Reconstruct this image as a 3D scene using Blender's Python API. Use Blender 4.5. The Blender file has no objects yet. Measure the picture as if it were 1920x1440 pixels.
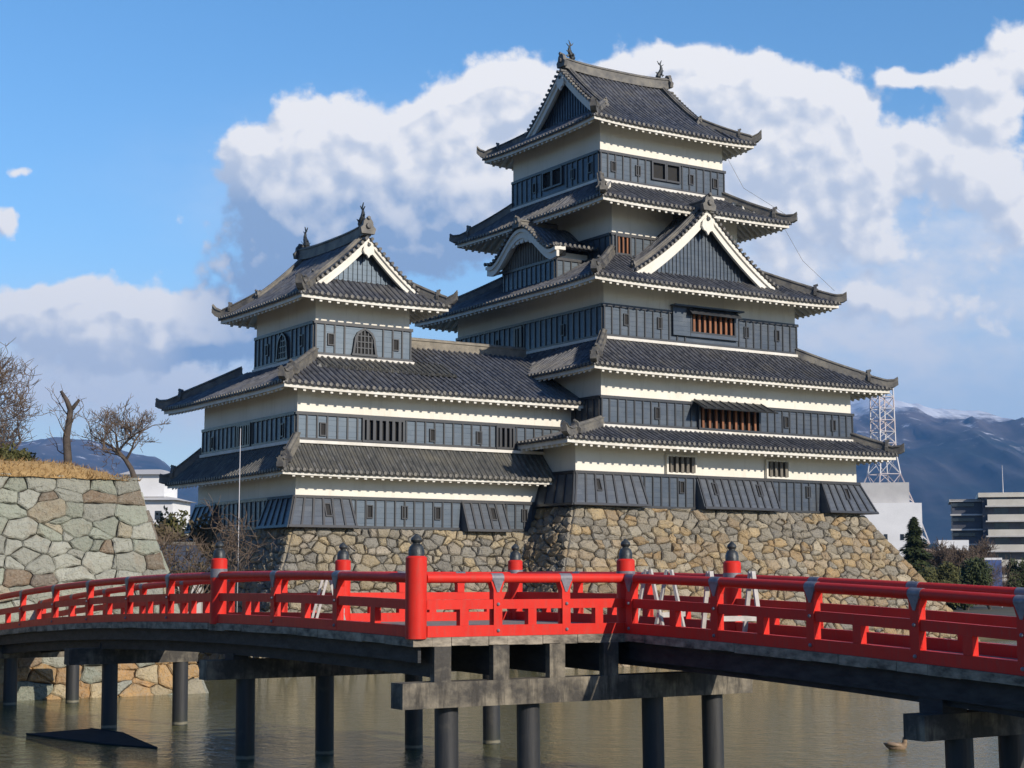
import bpy, math, random
from math import sin, cos, pi, radians, sqrt, atan2, tan
from mathutils import Vector
R_ = random.Random(7)
scn = bpy.context.scene
COL = scn.collection

# ------------------------------------------------------------------ camera
F_PX = 3030.0
PITCH = math.atan(365 / F_PX)
EYE = 3.76
cam_d = bpy.data.cameras.new('camera')
cam = bpy.data.objects.new('camera', cam_d); COL.objects.link(cam)
cam.location = (0, 0, EYE)
cam.rotation_euler = (pi / 2 + PITCH, 0, 0)
cam_d.sensor_width = 36.0
cam_d.lens = 36.0 * F_PX / 1920.0
cam_d.clip_start = 0.3
cam_d.clip_end = 60000
scn.camera = cam
scn.view_settings.view_transform = 'Standard'
scn.view_settings.look = 'None'
scn.view_settings.gamma = 1.0
scn.view_settings.exposure = 0.0

ROT = radians(32.7)                      # heading of castle and bridge
UX = Vector((cos(ROT), sin(ROT), 0)); VX = Vector((-sin(ROT), cos(ROT), 0))
SUN_A, SUN_E = radians(13), radians(25)
sun_h = (-VX) * cos(SUN_A) + UX * sin(SUN_A)
sun_dir = Vector((sun_h.x * cos(SUN_E), sun_h.y * cos(SUN_E), sin(SUN_E)))   # towards the sun
sl = bpy.data.lights.new('sun', 'SUN'); sun = bpy.data.objects.new('sun', sl); COL.objects.link(sun)
sl.energy = 4.8; sl.angle = radians(0.5); sl.color = (1.0, 0.905, 0.775)
sun.rotation_euler = sun_dir.to_track_quat('Z', 'Y').to_euler()
sun.location = (60, -60, 60)


# ------------------------------------------------------------------ node helper
class NG:
    def __init__(s, tree): s.t = tree; s.n = tree.nodes; s.l = tree.links
    def new(s, typ, **kw):
        n = s.n.new(typ)
        for k, v in kw.items(): setattr(n, k, v)
        return n
    def put(s, sock, v):
        if hasattr(v, 'is_output') or isinstance(v, bpy.types.NodeSocket): s.l.new(v, sock)
        else: sock.default_value = v
    def m(s, op, a, b=0.0, c=None, clamp=False):
        n = s.n.new('ShaderNodeMath'); n.operation = op; n.use_clamp = clamp
        s.put(n.inputs[0], a); s.put(n.inputs[1], b)
        if c is not None: s.put(n.inputs[2], c)
        return n.outputs[0]
    def vm(s, op, a, b=(0, 0, 0), scale=None):
        n = s.n.new('ShaderNodeVectorMath'); n.operation = op
        s.put(n.inputs[0], a); s.put(n.inputs[1], b)
        if scale is not None: s.put(n.inputs['Scale'], scale)
        return n.outputs['Value'] if op in ('LENGTH', 'DOT_PRODUCT', 'DISTANCE') else n.outputs[0]
    def mix(s, f, a, b, blend='MIX'):
        n = s.n.new('ShaderNodeMix'); n.data_type = 'RGBA'; n.blend_type = blend
        s.put(n.inputs[0], f); s.put(n.inputs[6], col4(a)); s.put(n.inputs[7], col4(b))
        return n.outputs[2]
    def noise(s, vec, scale, detail=4, rough=0.55, dist=0.0, color=False):
        n = s.n.new('ShaderNodeTexNoise'); n.inputs['Scale'].default_value = scale
        n.inputs['Detail'].default_value = detail; n.inputs['Roughness'].default_value = rough
        n.inputs['Distortion'].default_value = dist
        if vec is not None: s.l.new(vec, n.inputs['Vector'])
        return n.outputs[1] if color else n.outputs[0]
    def map(s, v, a, b, c=0.0, d=1.0, smooth=False):
        n = s.n.new('ShaderNodeMapRange'); n.interpolation_type = 'SMOOTHSTEP' if smooth else 'LINEAR'
        s.put(n.inputs[0], v); s.put(n.inputs[1], a); s.put(n.inputs[2], b); s.put(n.inputs[3], c); s.put(n.inputs[4], d)
        return n.outputs[0]
    def scalev(s, vec, xyz):
        n = s.n.new('ShaderNodeVectorMath'); n.operation = 'MULTIPLY'
        s.l.new(vec, n.inputs[0]); n.inputs[1].default_value = xyz
        return n.outputs[0]
    def bump(s, h, strength, dist=0.02, normal=None):
        n = s.n.new('ShaderNodeBump'); n.inputs['Strength'].default_value = strength
        n.inputs['Distance'].default_value = dist; s.l.new(h, n.inputs['Height'])
        if normal is not None: s.l.new(normal, n.inputs['Normal'])
        return n.outputs[0]


def col4(c):
    if isinstance(c, (tuple, list)): return tuple(c) + (1.0,) if len(c) == 3 else tuple(c)
    return c


# ------------------------------------------------------------------ world: sky and clouds
world = bpy.data.worlds.new('World'); scn.world = world; world.use_nodes = True
world.node_tree.nodes.clear()
g = NG(world.node_tree)
sky = g.new('ShaderNodeTexSky', sky_type='NISHITA')
sky.sun_disc = False
sky.sun_elevation = SUN_E
sky.sun_rotation = atan2(sun_dir.x, sun_dir.y)
sky.altitude = 600; sky.air_density = 1.0; sky.dust_density = 0.6; sky.ozone_density = 2.0
SKY_K = 0.11
hs = g.new('ShaderNodeHueSaturation'); hs.inputs['Saturation'].default_value = 1.24; hs.inputs['Value'].default_value = 1.72
g.l.new(sky.outputs[0], hs.inputs['Color'])
tc = g.new('ShaderNodeTexCoord')
dirv = tc.outputs['Generated']
sx = g.new('ShaderNodeSeparateXYZ'); g.l.new(dirv, sx.inputs[0])
dy = g.m('MAXIMUM', sx.outputs[1], 0.08)
cx = g.m('DIVIDE', sx.outputs[0], dy); cz = g.m('DIVIDE', sx.outputs[2], dy)
cmb = g.new('ShaderNodeCombineXYZ'); g.l.new(cx, cmb.inputs[0]); g.l.new(cz, cmb.inputs[1])
P0 = cmb.outputs[0]
# bearing / height of the cloud banks (tangents of azimuth and elevation), radii, weight
BANKS = [
    (-0.168, 0.268, 0.018, 0.016, 1.0), (-0.150, 0.252, 0.022, 0.018, 0.9), (-0.122, 0.290, 0.022, 0.020, 1.1), (-0.100, 0.270, 0.030, 0.022, 1.0),
    (-0.068, 0.282, 0.018, 0.014, 1.0), (-0.040, 0.292, 0.024, 0.020, 1.0), (-0.010, 0.300, 0.024, 0.018, 1.0), (0.014, 0.312, 0.024, 0.018, 1.0),
    (-0.110, 0.240, 0.050, 0.022, 0.9), (-0.070, 0.222, 0.060, 0.030, 0.85), (-0.130, 0.210, 0.060, 0.014, 0.55), (-0.02, 0.25, 0.05, 0.035, 0.9), (-0.165, 0.185, 0.030, 0.022, 0.5),
    (0.080, 0.322, 0.028, 0.016, 1.0), (0.120, 0.318, 0.030, 0.016, 0.9), (0.160, 0.310, 0.036, 0.020, 1.0), (0.195, 0.300, 0.028, 0.020, 1.0),
    (0.218, 0.268, 0.022, 0.026, 1.0), (0.140, 0.270, 0.070, 0.032, 1.0), (0.222, 0.238, 0.024, 0.018, 0.8), (0.160, 0.220, 0.050, 0.026, 0.7), (0.205, 0.175, 0.045, 0.018, 0.45),
    (-0.295, 0.166, 0.040, 0.014, 0.95), (-0.245, 0.170, 0.040, 0.014, 0.9), (-0.200, 0.160, 0.036, 0.016, 0.8), (-0.265, 0.145, 0.070, 0.022, 0.8), (-0.158, 0.150, 0.030, 0.018, 0.6), (-0.265, 0.184, 0.016, 0.006, 0.5),
    (-0.312, 0.228, 0.010, 0.010, 0.85), (-0.302, 0.262, 0.014, 0.005, 0.5), (-0.240, 0.228, 0.010, 0.004, 0.32), (-0.205, 0.300, 0.010, 0.003, 0.28),
    (0.252, 0.318, 0.012, 0.006, 0.7), (0.290, 0.318, 0.022, 0.010, 0.9), (0.318, 0.335, 0.020, 0.014, 1.0), (0.305, 0.298, 0.026, 0.020, 1.0),
    (0.272, 0.266, 0.020, 0.016, 0.85), (0.300, 0.250, 0.032, 0.020, 0.85), (0.32, 0.215, 0.03, 0.02, 0.6), (0.270, 0.165, 0.06, 0.016, 0.5), (0.24, 0.205, 0.03, 0.012, 0.4),
    (-0.52, 0.20, 0.10, 0.03, 0.8), (0.55, 0.26, 0.12, 0.04, 0.9)]


def cloud_field(pos):
    nz = g.noise(pos, 14.0, 4, 0.55, 0.0, True)
    off = g.vm('SUBTRACT', nz, (0.5, 0.5, 0.5))
    off = g.scalev(off, (0.050, 0.040, 0.0))
    p = g.vm('ADD', pos, off)
    acc = None
    for (bx, bz, rx, rz, w) in BANKS:
        d = g.vm('SUBTRACT', p, (bx, bz, 0))
        d = g.scalev(d, (1 / rx, 1 / rz, 0))
        L2 = g.vm('DOT_PRODUCT', d, d)
        e = g.m('MULTIPLY', g.m('EXPONENT', g.m('MULTIPLY', L2, -0.75)), w)
        acc = e if acc is None else g.m('ADD', acc, e)
    acc = g.m('MINIMUM', acc, 1.25)
    wv = g.vm('ADD', pos, g.scalev(g.vm('SUBTRACT', g.noise(pos, 40.0, 4, 0.6, 0.0, True), (0.5, 0.5, 0.5)), (0.020, 0.016, 0.0)))
    def puff(sc, sm):
        n = g.new('ShaderNodeTexVoronoi', voronoi_dimensions='2D', feature='SMOOTH_F1'); n.inputs['Scale'].default_value = sc
        n.inputs['Smoothness'].default_value = sm; g.l.new(wv, n.inputs['Vector']); return g.m('SUBTRACT', 0.42, n.outputs['Distance'])
    bil = g.m('ADD', g.m('ADD', g.m('MULTIPLY', puff(34.0, 0.5), 0.55), g.m('MULTIPLY', puff(80.0, 0.4), 0.38)), 0.5)
    bil = g.m('ADD', g.m('MULTIPLY', bil, 0.65), g.m('MULTIPLY', g.noise(pos, 30.0, 9, 0.6), 0.42))
    fine = g.noise(pos, 100.0, 8, 0.65)
    t = g.m('ADD', acc, g.m('MULTIPLY', g.m('SUBTRACT', bil, 0.5), 1.10))
    return g.m('ADD', t, g.m('MULTIPLY', g.m('SUBTRACT', fine, 0.5), 0.50)), g.m('ADD', t, g.m('MULTIPLY', g.m('SUBTRACT', fine, 0.5), 0.12))


fld, acc0 = cloud_field(P0)
mask = g.map(fld, 0.38, 0.72, 0.0, 1.0, True)
P1 = g.vm('ADD', P0, (0.007, 0.010, 0))
fld1, acc1 = cloud_field(P1)
lit = g.map(g.m('SUBTRACT', acc0, acc1), -0.34, 0.34, 0.0, 1.0, True)
# shaded bases: blue grey low in the big left bank
low = g.map(cz, 0.205, 0.272, 0.0, 1.0, True)
lefty = g.map(cx, -0.02, 0.10, 1.0, 0.0, True)
vleft = g.map(cx, -0.235, -0.17, 0.0, 1.0, True)
base_sh = g.m('MULTIPLY', g.m('MULTIPLY', lefty, vleft), g.m('SUBTRACT', 1.0, low))
bright = g.m('SUBTRACT', g.m('ADD', g.m('MULTIPLY', lit, 0.75), 0.42), g.m('MULTIPLY', base_sh, 0.74), clamp=True)
ccol = g.mix(bright, (2.9, 4.1, 6.2), (9.6, 9.4, 9.3))
hazeb = g.m('MULTIPLY', g.map(cz, 0.05, 0.24, 1.0, 0.0, True), g.m('MULTIPLY', g.map(cx, -0.15, 0.22, 0.50, 0.92), g.map(g.m('ABSOLUTE', cx), 0.4, 0.9, 1.0, 0.0)))            # pale air towards the horizon
skyc = g.mix(hazeb, hs.outputs[0], (5.0, 6.3, 8.2))
veil = None                                              # broad thin white cloud low in the sky
for (bx, bz, rx, rz, w) in ((-0.285, 0.128, 0.085, 0.030, 0.95), (-0.20, 0.115, 0.07, 0.028, 0.75), (0.25, 0.150, 0.12, 0.050, 0.80), (0.17, 0.205, 0.07, 0.05, 0.65), (0.30, 0.215, 0.05, 0.035, 0.6), (-0.10, 0.245, 0.10, 0.035, 0.35)):
    d = g.scalev(g.vm('SUBTRACT', P0, (bx, bz, 0)), (1 / rx, 1 / rz, 0))
    e = g.m('MULTIPLY', g.m('EXPONENT', g.m('MULTIPLY', g.vm('DOT_PRODUCT', d, d), -0.8)), w)
    veil = e if veil is None else g.m('ADD', veil, e)
vn = g.noise(g.scalev(P0, (1.0, 1.7, 1.0)), 22.0, 7, 0.62)
veil = g.m('MULTIPLY', veil, g.map(vn, 0.30, 0.62, 0.55, 1.15), clamp=True)
skyc = g.mix(veil, skyc, g.mix(vn, (6.2, 7.0, 8.4), (8.6, 8.7, 9.0)))
skyc = g.mix(mask, skyc, ccol)
front = g.map(sx.outputs[1], 0.08, 0.2, 0.0, 1.0)
rear = g.mix(g.map(sx.outputs[1], -0.25, 0.3, 0.0, 1.0, True), (0.38, 0.47, 0.64), (1.0, 1.0, 1.0))      # unseen sky behind, dimmed and blued to lower and cool the ambient light
skyc = g.mix(front, hs.outputs[0], skyc)
skyc = g.mix(1.0, skyc, rear, 'MULTIPLY')
bg = g.new('ShaderNodeBackground'); bg.inputs['Strength'].default_value = SKY_K
g.l.new(skyc, bg.inputs['Color'])
wo = g.new('ShaderNodeOutputWorld'); g.l.new(bg.outputs[0], wo.inputs['Surface'])


# ------------------------------------------------------------------ mesh builder
class MB:
    def __init__(s): s.v = []; s.f = []; s.uv = []; s.ft = []
    def add(s, p, uv=(0, 0)):
        s.v.append((p[0], p[1], p[2])); s.uv.append(uv); return len(s.v) - 1
    def face(s, idx, tint=None): s.f.append(tuple(idx)); s.ft.append(tint)
    def hexa(s, b, t, tint=None):               # 4 bottom points, 4 top points, same winding
        i = [s.add(p) for p in list(b) + list(t)]
        for q in ((3, 2, 1, 0), (4, 5, 6, 7), (0, 1, 5, 4), (1, 2, 6, 5), (2, 3, 7, 6), (3, 0, 4, 7)):
            s.face([i[k] for k in q], tint)
    def box(s, x0, x1, y0, y1, z0, z1, tint=None):
        s.hexa([(x0, y0, z0), (x1, y0, z0), (x1, y1, z0), (x0, y1, z0)], [(x0, y0, z1), (x1, y0, z1), (x1, y1, z1), (x0, y1, z1)], tint)
    def bar(s, p, q, w, h, up=(0, 0, 1)):       # rectangular bar from p to q
        p, q = Vector(p), Vector(q); d = (q - p).normalized(); up = Vector(up)
        if abs(d.dot(up)) > 0.98: up = Vector((1, 0, 0))
        sd = d.cross(up).normalized(); u = sd.cross(d)
        c = [sd * (w / 2) + u * (h / 2), sd * (-w / 2) + u * (h / 2), sd * (-w / 2) - u * (h / 2), sd * (w / 2) - u * (h / 2)]
        s.hexa([p + k for k in c], [q + k for k in c])
    def tube(s, path, rad, n=8, caps=True):
        path = [Vector(p) for p in path]; m = len(path)
        if not isinstance(rad, (list, tuple)): rad = [rad] * m
        prev = None; rings = []
        for i, p in enumerate(path):
            d = (path[min(i + 1, m - 1)] - path[max(i - 1, 0)]).normalized()
            if prev is None:
                a = Vector((0, 0, 1)) if abs(d.z) < 0.9 else Vector((1, 0, 0)); e = d.cross(a).normalized()
            else:
                e = prev - d * prev.dot(d)
                e = e.normalized() if e.length > 1e-6 else d.orthogonal().normalized()
            prev = e; b = d.cross(e)
            rings.append([s.add(p + (e * cos(2 * pi * k / n) + b * sin(2 * pi * k / n)) * rad[i]) for k in range(n)])
        for i in range(m - 1):
            for k in range(n):
                s.face((rings[i][k], rings[i][(k + 1) % n], rings[i + 1][(k + 1) % n], rings[i + 1][k]))
        if caps: s.face(rings[0][::-1]); s.face(rings[-1])
    def lathe(s, prof, c, n=16):                # prof: (r, z)
        rings = [[s.add((c[0] + r * cos(2 * pi * k / n), c[1] + r * sin(2 * pi * k / n), c[2] + z)) for k in range(n)] for r, z in prof]
        for i in range(len(prof) - 1):
            for k in range(n):
                s.face((rings[i][k], rings[i][(k + 1) % n], rings[i + 1][(k + 1) % n], rings[i + 1][k]))
        s.face(rings[0][::-1]); s.face(rings[-1])
    def sweep(s, prof, path, cap=True):         # prof: closed (side, up) outline, up = +z
        path = [Vector(p) for p in path]; m = len(path); rings = []
        for i, p in enumerate(path):
            d = path[min(i + 1, m - 1)] - path[max(i - 1, 0)]; d.z = 0
            d = d.normalized(); sd = Vector((d.y, -d.x, 0))
            rings.append([s.add(p + sd * a + Vector((0, 0, b))) for a, b in prof])
        n = len(prof)
        for i in range(m - 1):
            for k in range(n):
                s.face((rings[i][k], rings[i][(k + 1) % n], rings[i + 1][(k + 1) % n], rings[i + 1][k]))
        if cap: s.face(rings[0][::-1]); s.face(rings[-1])
    def prism(s, pts, off):                     # extrude a planar outline by a vector
        off = Vector(off); n = len(pts)
        a = [s.add(Vector(p)) for p in pts]; b = [s.add(Vector(p) + off) for p in pts]
        s.face(a[::-1]); s.face(b)
        for k in range(n): s.face((a[k], a[(k + 1) % n], b[(k + 1) % n], b[k]))
    def build(s, name, mat, parent=None, smooth=False, angle=None):
        me = bpy.data.meshes.new(name); me.from_pydata(s.v, [], s.f); 
        if any(u != (0, 0) for u in s.uv):
            lay = me.uv_layers.new(name='tile')
            vi = [0] * len(me.loops); me.loops.foreach_get('vertex_index', vi)
            fl = [0.0] * (2 * len(vi))
            for k, j in enumerate(vi): fl[2 * k], fl[2 * k + 1] = s.uv[j]
            lay.data.foreach_set('uv', fl)
        if any(t is not None for t in s.ft):
            at = me.attributes.new('tint', 'FLOAT_COLOR', 'FACE')
            fl = []
            for t in s.ft:
                t = t or (0.3, 0.3, 0.3); fl += [t[0], t[1], t[2], 1.0]
            at.data.foreach_set('color', fl)
        if smooth: me.polygons.foreach_set('use_smooth', [True] * len(me.polygons))
        if angle is not None: me.set_sharp_from_angle(angle=radians(angle))
        me.materials.append(mat); me.update()
        o = bpy.data.objects.new(name, me); COL.objects.link(o)
        if parent is not None: o.parent = parent
        return o


def tag(o, label=None, cat=None, group=None, kind=None):
    if label: o['label'] = label
    if cat: o['category'] = cat
    if group: o['group'] = group
    if kind: o['kind'] = kind
    return o


def thing(name, label, cat, loc=(0, 0, 0), rz=0.0, group=None):
    o = bpy.data.objects.new(name, None); COL.objects.link(o)
    o.empty_display_size = 0.3
    o.location = loc; o.rotation_euler = (0, 0, rz)
    return tag(o, label, cat, group)


def copy_tree(o, parent=None):
    c = o.copy(); COL.objects.link(c)
    if parent is not None: c.parent = parent
    for ch in list(o.children): copy_tree(ch, c)
    return c


# ------------------------------------------------------------------ materials
def new_mat(name):
    m = bpy.data.materials.new(name); m.use_nodes = True; m.node_tree.nodes.clear()
    gg = NG(m.node_tree)
    b = gg.new('ShaderNodeBsdfPrincipled'); o = gg.new('ShaderNodeOutputMaterial'); gg.l.new(b.outputs[0], o.inputs[0])
    t = gg.new('ShaderNodeTexCoord')
    return m, gg, b, t.outputs['Object'], t


def simple(name, c1, c2, scale=3.0, rough=0.6, bump=0.0, spec=0.5, metal=0.0, stretch=(1, 1, 1), detail=5, bscale=None):
    m, gg, b, oc, t = new_mat(name)
    v = gg.scalev(oc, stretch)
    n = gg.noise(v, scale, detail, 0.6)
    gg.l.new(gg.mix(gg.map(n, 0.32, 0.68), c1, c2), b.inputs['Base Color'])
    b.inputs['Roughness'].default_value = rough; b.inputs['Specular IOR Level'].default_value = spec; b.inputs['Metallic'].default_value = metal
    if bump: gg.l.new(gg.bump(gg.noise(v, bscale or scale * 4, 4, 0.6), bump, 0.03), b.inputs['Normal'])
    return m


M = {}


def mat_tile(name, base, light, warm):
    m, gg, b, oc, t = new_mat(name)
    uv = t.outputs['UV']
    fl = gg.vm('FLOOR', gg.scalev(uv, (1.0, 1.0, 1.0)))
    wn = gg.new('ShaderNodeTexWhiteNoise'); gg.l.new(fl, wn.inputs['Vector'])
    big = gg.noise(oc, 0.35, 5, 0.6); mid = gg.noise(oc, 2.2, 5, 0.65)
    c = gg.mix(gg.map(wn.outputs['Value'], 0.0, 1.0, 0.0, 1.0), base, light)
    c = gg.mix(gg.map(gg.noise(gg.scalev(oc, (0.5, 0.5, 1.0)), 1.1, 6, 0.7), 0.47, 0.66, 0.0, 0.75), c, warm)
    c = gg.mix(gg.map(big, 0.35, 0.7, 0.0, 0.45), c, base)
    fleck = gg.map(wn.outputs['Color'] if False else gg.m('FRACT', gg.m('MULTIPLY', wn.outputs['Value'], 37.7)), 0.93, 0.97, 0.0, 0.35)
    c = gg.mix(fleck, c, (0.22, 0.22, 0.22))
    gg.l.new(c, b.inputs['Base Color'])
    s2 = gg.new('ShaderNodeSeparateXYZ'); gg.l.new(uv, s2.inputs[0])
    fr = gg.m('FRACT', s2.outputs[1])
    step = gg.m('SUBTRACT', 1.0, fr)
    nb = gg.bump(step, 0.9, 0.035)
    nb = gg.bump(gg.noise(oc, 30, 3, 0.6), 0.25, 0.02, nb)
    gg.l.new(nb, b.inputs['Normal'])
    gg.l.new(gg.map(mid, 0.3, 0.7, 0.42, 0.68), b.inputs['Roughness'])
    return m


M['tile'] = mat_tile('roof_tile', (0.050, 0.053, 0.062), (0.150, 0.154, 0.168), (0.175, 0.162, 0.135))
M['tile_old'] = mat_tile('roof_tile_weathered', (0.065, 0.066, 0.062), (0.140, 0.138, 0.124), (0.180, 0.165, 0.125))
M['ridge'] = simple('ridge_tile', (0.060, 0.060, 0.062), (0.190, 0.175, 0.145), 1.6, 0.62, 0.5)
M['ridge_pale'] = simple('ridge_weathered', (0.13, 0.115, 0.09), (0.26, 0.23, 0.18), 2.0, 0.7, 0.5)

m, gg, b, oc, t = new_mat('white_plaster')
n1 = gg.noise(oc, 0.6, 5, 0.6); n2 = gg.noise(gg.scalev(oc, (2.5, 2.5, 0.35)), 1.5, 5, 0.65)
c = gg.mix(gg.map(n1, 0.3, 0.7), (0.76, 0.73, 0.655), (0.68, 0.645, 0.56))
c = gg.mix(gg.map(n2, 0.55, 0.80, 0.0, 0.55), c, (0.50, 0.46, 0.38))
gg.l.new(c, b.inputs['Base Color']); b.inputs['Roughness'].default_value = 0.85
gg.l.new(gg.bump(gg.noise(oc, 9, 4), 0.15, 0.02), b.inputs['Normal'])
M['plaster'] = m
M['eave'] = simple('eave_plaster', (0.72, 0.70, 0.645), (0.56, 0.53, 0.46), 1.2, 0.85, 0.15)

def mat_board(name, c1, c2, c3):
    m, gg, b, oc, t = new_mat(name)             # lacquered lapped boards
    s3 = gg.new('ShaderNodeSeparateXYZ'); gg.l.new(oc, s3.inputs[0])
    fz = gg.m('FRACT', gg.m('MULTIPLY', s3.outputs[2], 4.2))
    gr = gg.noise(gg.scalev(oc, (0.6, 0.6, 9.0)), 2.0, 5, 0.65); bl = gg.noise(oc, 0.9, 5, 0.6)
    pl = gg.new('ShaderNodeTexWhiteNoise'); gg.l.new(gg.vm('FLOOR', gg.scalev(oc, (1.39, 1.39, 4.2))), pl.inputs['Vector'])
    c = gg.mix(gg.m('ADD', gg.m('MULTIPLY', gr, 0.6), gg.m('MULTIPLY', pl.outputs['Value'], 0.4)), c1, c2)
    c = gg.mix(gg.map(bl, 0.5, 0.75, 0.0, 0.5), c, c3)
    gg.l.new(c, b.inputs['Base Color'])
    gg.l.new(gg.map(gr, 0.3, 0.7, 0.34, 0.50), b.inputs['Roughness']); b.inputs['Specular IOR Level'].default_value = 0.85; b.inputs['IOR'].default_value = 1.5
    b.inputs['Specular Tint'].default_value = (0.60, 0.80, 1.0, 1)  # reflections tinted blue to strengthen the sky's sheen on the boards
    gg.l.new(gg.bump(gg.m('SUBTRACT', 1.0, fz), 0.7, 0.03), b.inputs['Normal'])
    return m


M['board'] = mat_board('black_boards', (0.020, 0.022, 0.028), (0.064, 0.066, 0.071), (0.100, 0.098, 0.097))
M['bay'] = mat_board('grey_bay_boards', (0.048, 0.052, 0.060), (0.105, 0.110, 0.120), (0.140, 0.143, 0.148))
m, gg, b, oc, t = new_mat('black_batten')
gr = gg.noise(gg.scalev(oc, (4, 4, 0.5)), 2.0, 4, 0.6)
gg.l.new(gg.mix(gr, (0.014, 0.016, 0.020), (0.045, 0.047, 0.050)), b.inputs['Base Color'])
b.inputs['Roughness'].default_value = 0.4; b.inputs['Specular IOR Level'].default_value = 0.6
M['batten'] = m
M['dark'] = simple('dark_inside_shade', (0.008, 0.008, 0.009), (0.014, 0.013, 0.012), 4, 0.8)  # near-black colour stands for the shade inside windows and loopholes
M['oldwood'] = simple('reddish_timber', (0.16, 0.060, 0.024), (0.30, 0.12, 0.05), 3, 0.7, 0.3, stretch=(4, 4, 0.6))
M['greywood'] = simple('grey_timber', (0.10, 0.09, 0.075), (0.22, 0.20, 0.165), 3, 0.8, 0.3, stretch=(4, 4, 0.6))
M['bronze'] = simple('dark_bronze', (0.020, 0.024, 0.026), (0.065, 0.070, 0.070), 8, 0.45, 0.2, 0.5, 0.3)
M['wire'] = simple('wire', (0.10, 0.10, 0.10), (0.16, 0.16, 0.16), 3, 0.6)

m, gg, b, oc, t = new_mat('vermilion_paint')
n1 = gg.noise(oc, 1.3, 5, 0.6); n2 = gg.noise(gg.scalev(oc, (3, 3, 0.6)), 5.0, 6, 0.65)
c = gg.mix(gg.map(n1, 0.3, 0.7), (0.66, 0.030, 0.018), (0.56, 0.022, 0.014))
c = gg.mix(gg.map(n2, 0.50, 0.72, 0.0, 0.60), c, (0.44, 0.060, 0.042))
c = gg.mix(gg.map(gg.noise(gg.scalev(oc, (2, 2, 7)), 6.0, 6, 0.75), 0.60, 0.70, 0.0, 0.45), c, (0.30, 0.020, 0.016))
c = gg.mix(gg.map(gg.noise(oc, 38, 3, 0.6), 0.72, 0.78, 0.0, 0.5), c, (0.55, 0.22, 0.18))
gg.l.new(c, b.inputs['Base Color'])
gg.l.new(gg.map(n2, 0.3, 0.7, 0.40, 0.60), b.inputs['Roughness']); b.inputs['Specular IOR Level'].default_value = 0.22
gg.l.new(gg.bump(gg.noise(oc, 14, 5, 0.6), 0.10, 0.02), b.inputs['Normal'])
M['red'] = m
M['zinc'] = simple('grey_metal', (0.12, 0.12, 0.14), (0.23, 0.22, 0.24), 7, 0.5, 0.15, 0.5, 0.15)

m, gg, b, oc, t = new_mat('weathered_beam')
gr = gg.noise(gg.scalev(oc, (5, 1.2, 5)), 2.4, 6, 0.65); bl = gg.noise(oc, 1.7, 6, 0.62); st = gg.noise(gg.scalev(oc, (4, 4, 0.5)), 2.2, 6, 0.7)
c = gg.mix(gr, (0.022, 0.021, 0.020), (0.080, 0.072, 0.060))
c = gg.mix(gg.map(bl, 0.44, 0.66, 0.0, 0.75), c, (0.30, 0.26, 0.19))
c = gg.mix(gg.map(st, 0.48, 0.66, 0.0, 0.85), c, (0.030, 0.026, 0.021))
gg.l.new(c, b.inputs['Base Color']); b.inputs['Roughness'].default_value = 0.8
gg.l.new(gg.bump(gr, 0.5, 0.03), b.inputs['Normal'])
M['beam'] = m
M['beam_dark'] = simple('dark_girder', (0.010, 0.012, 0.015), (0.040, 0.040, 0.042), 2.5, 0.7, 0.4, 0.4, 0.0, (1, 1, 3))
M['deckedge'] = simple('deck_edge', (0.07, 0.062, 0.05), (0.36, 0.31, 0.24), 3.5, 0.85, 0.5, 0.4, 0.0, (1, 1, 2))
M['deck'] = simple('deck_planks', (0.16, 0.14, 0.12), (0.28, 0.25, 0.21), 3, 0.85, 0.3)

m, gg, b, oc, t = new_mat('pile')
s3 = gg.new('ShaderNodeSeparateXYZ'); gg.l.new(oc, s3.inputs[0])
gr = gg.noise(gg.scalev(oc, (6, 6, 0.5)), 2.2, 6, 0.65); bl = gg.noise(oc, 2.0, 5, 0.6)
c = gg.mix(gr, (0.010, 0.011, 0.013), (0.040, 0.041, 0.043))
c = gg.mix(gg.map(bl, 0.6, 0.75, 0.0, 0.4), c, (0.10, 0.09, 0.07))
zj = gg.m('ADD', s3.outputs[2], gg.m('MULTIPLY', gg.noise(oc, 6, 3), 0.05))
ring = gg.m('MULTIPLY', gg.map(zj, 0.045, 0.06, 0, 1), gg.map(zj, 0.10, 0.13, 1, 0))
c = gg.mix(gg.m('MULTIPLY', ring, 0.8), c, (0.40, 0.36, 0.26))
moss = gg.map(zj, 0.05, 0.5, 0.55, 0.0)
c = gg.mix(moss, c, (0.030, 0.036, 0.022))
gg.l.new(c, b.inputs['Base Color']); b.inputs['Roughness'].default_value = 0.55
gg.l.new(gg.bump(gr, 0.35, 0.03), b.inputs['Normal'])
M['pile'] = m


def mat_stone(name, moss, dark):
    m, gg, b, oc, t = new_mat(name)
    at = gg.new('ShaderNodeAttribute'); at.attribute_name = 'tint'
    n1 = gg.noise(oc, 3.2, 6, 0.65); n2 = gg.noise(oc, 1.1, 6, 0.6); n3 = gg.noise(oc, 16, 4, 0.6)
    c = gg.mix(gg.map(n1, 0.40, 0.75, 0.0, 0.45), at.outputs['Color'], dark)
    c = gg.mix(gg.map(n2, 0.55, 0.72, 0.0, 0.5), c, moss)
    c = gg.mix(gg.map(n3, 0.45, 0.70, 0.0, 0.40), c, (0.36, 0.33, 0.27))
    c = gg.mix(gg.map(gg.noise(oc, 7.0, 5, 0.7), 0.58, 0.70, 0.0, 0.55), c, (0.085, 0.078, 0.060))
    gg.l.new(c, b.inputs['Base Color']); b.inputs['Roughness'].default_value = 0.85
    nb = gg.bump(n1, 1.0, 0.16); nb = gg.bump(n3, 0.8, 0.05, nb)
    gg.l.new(nb, b.inputs['Normal'])
    return m


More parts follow.
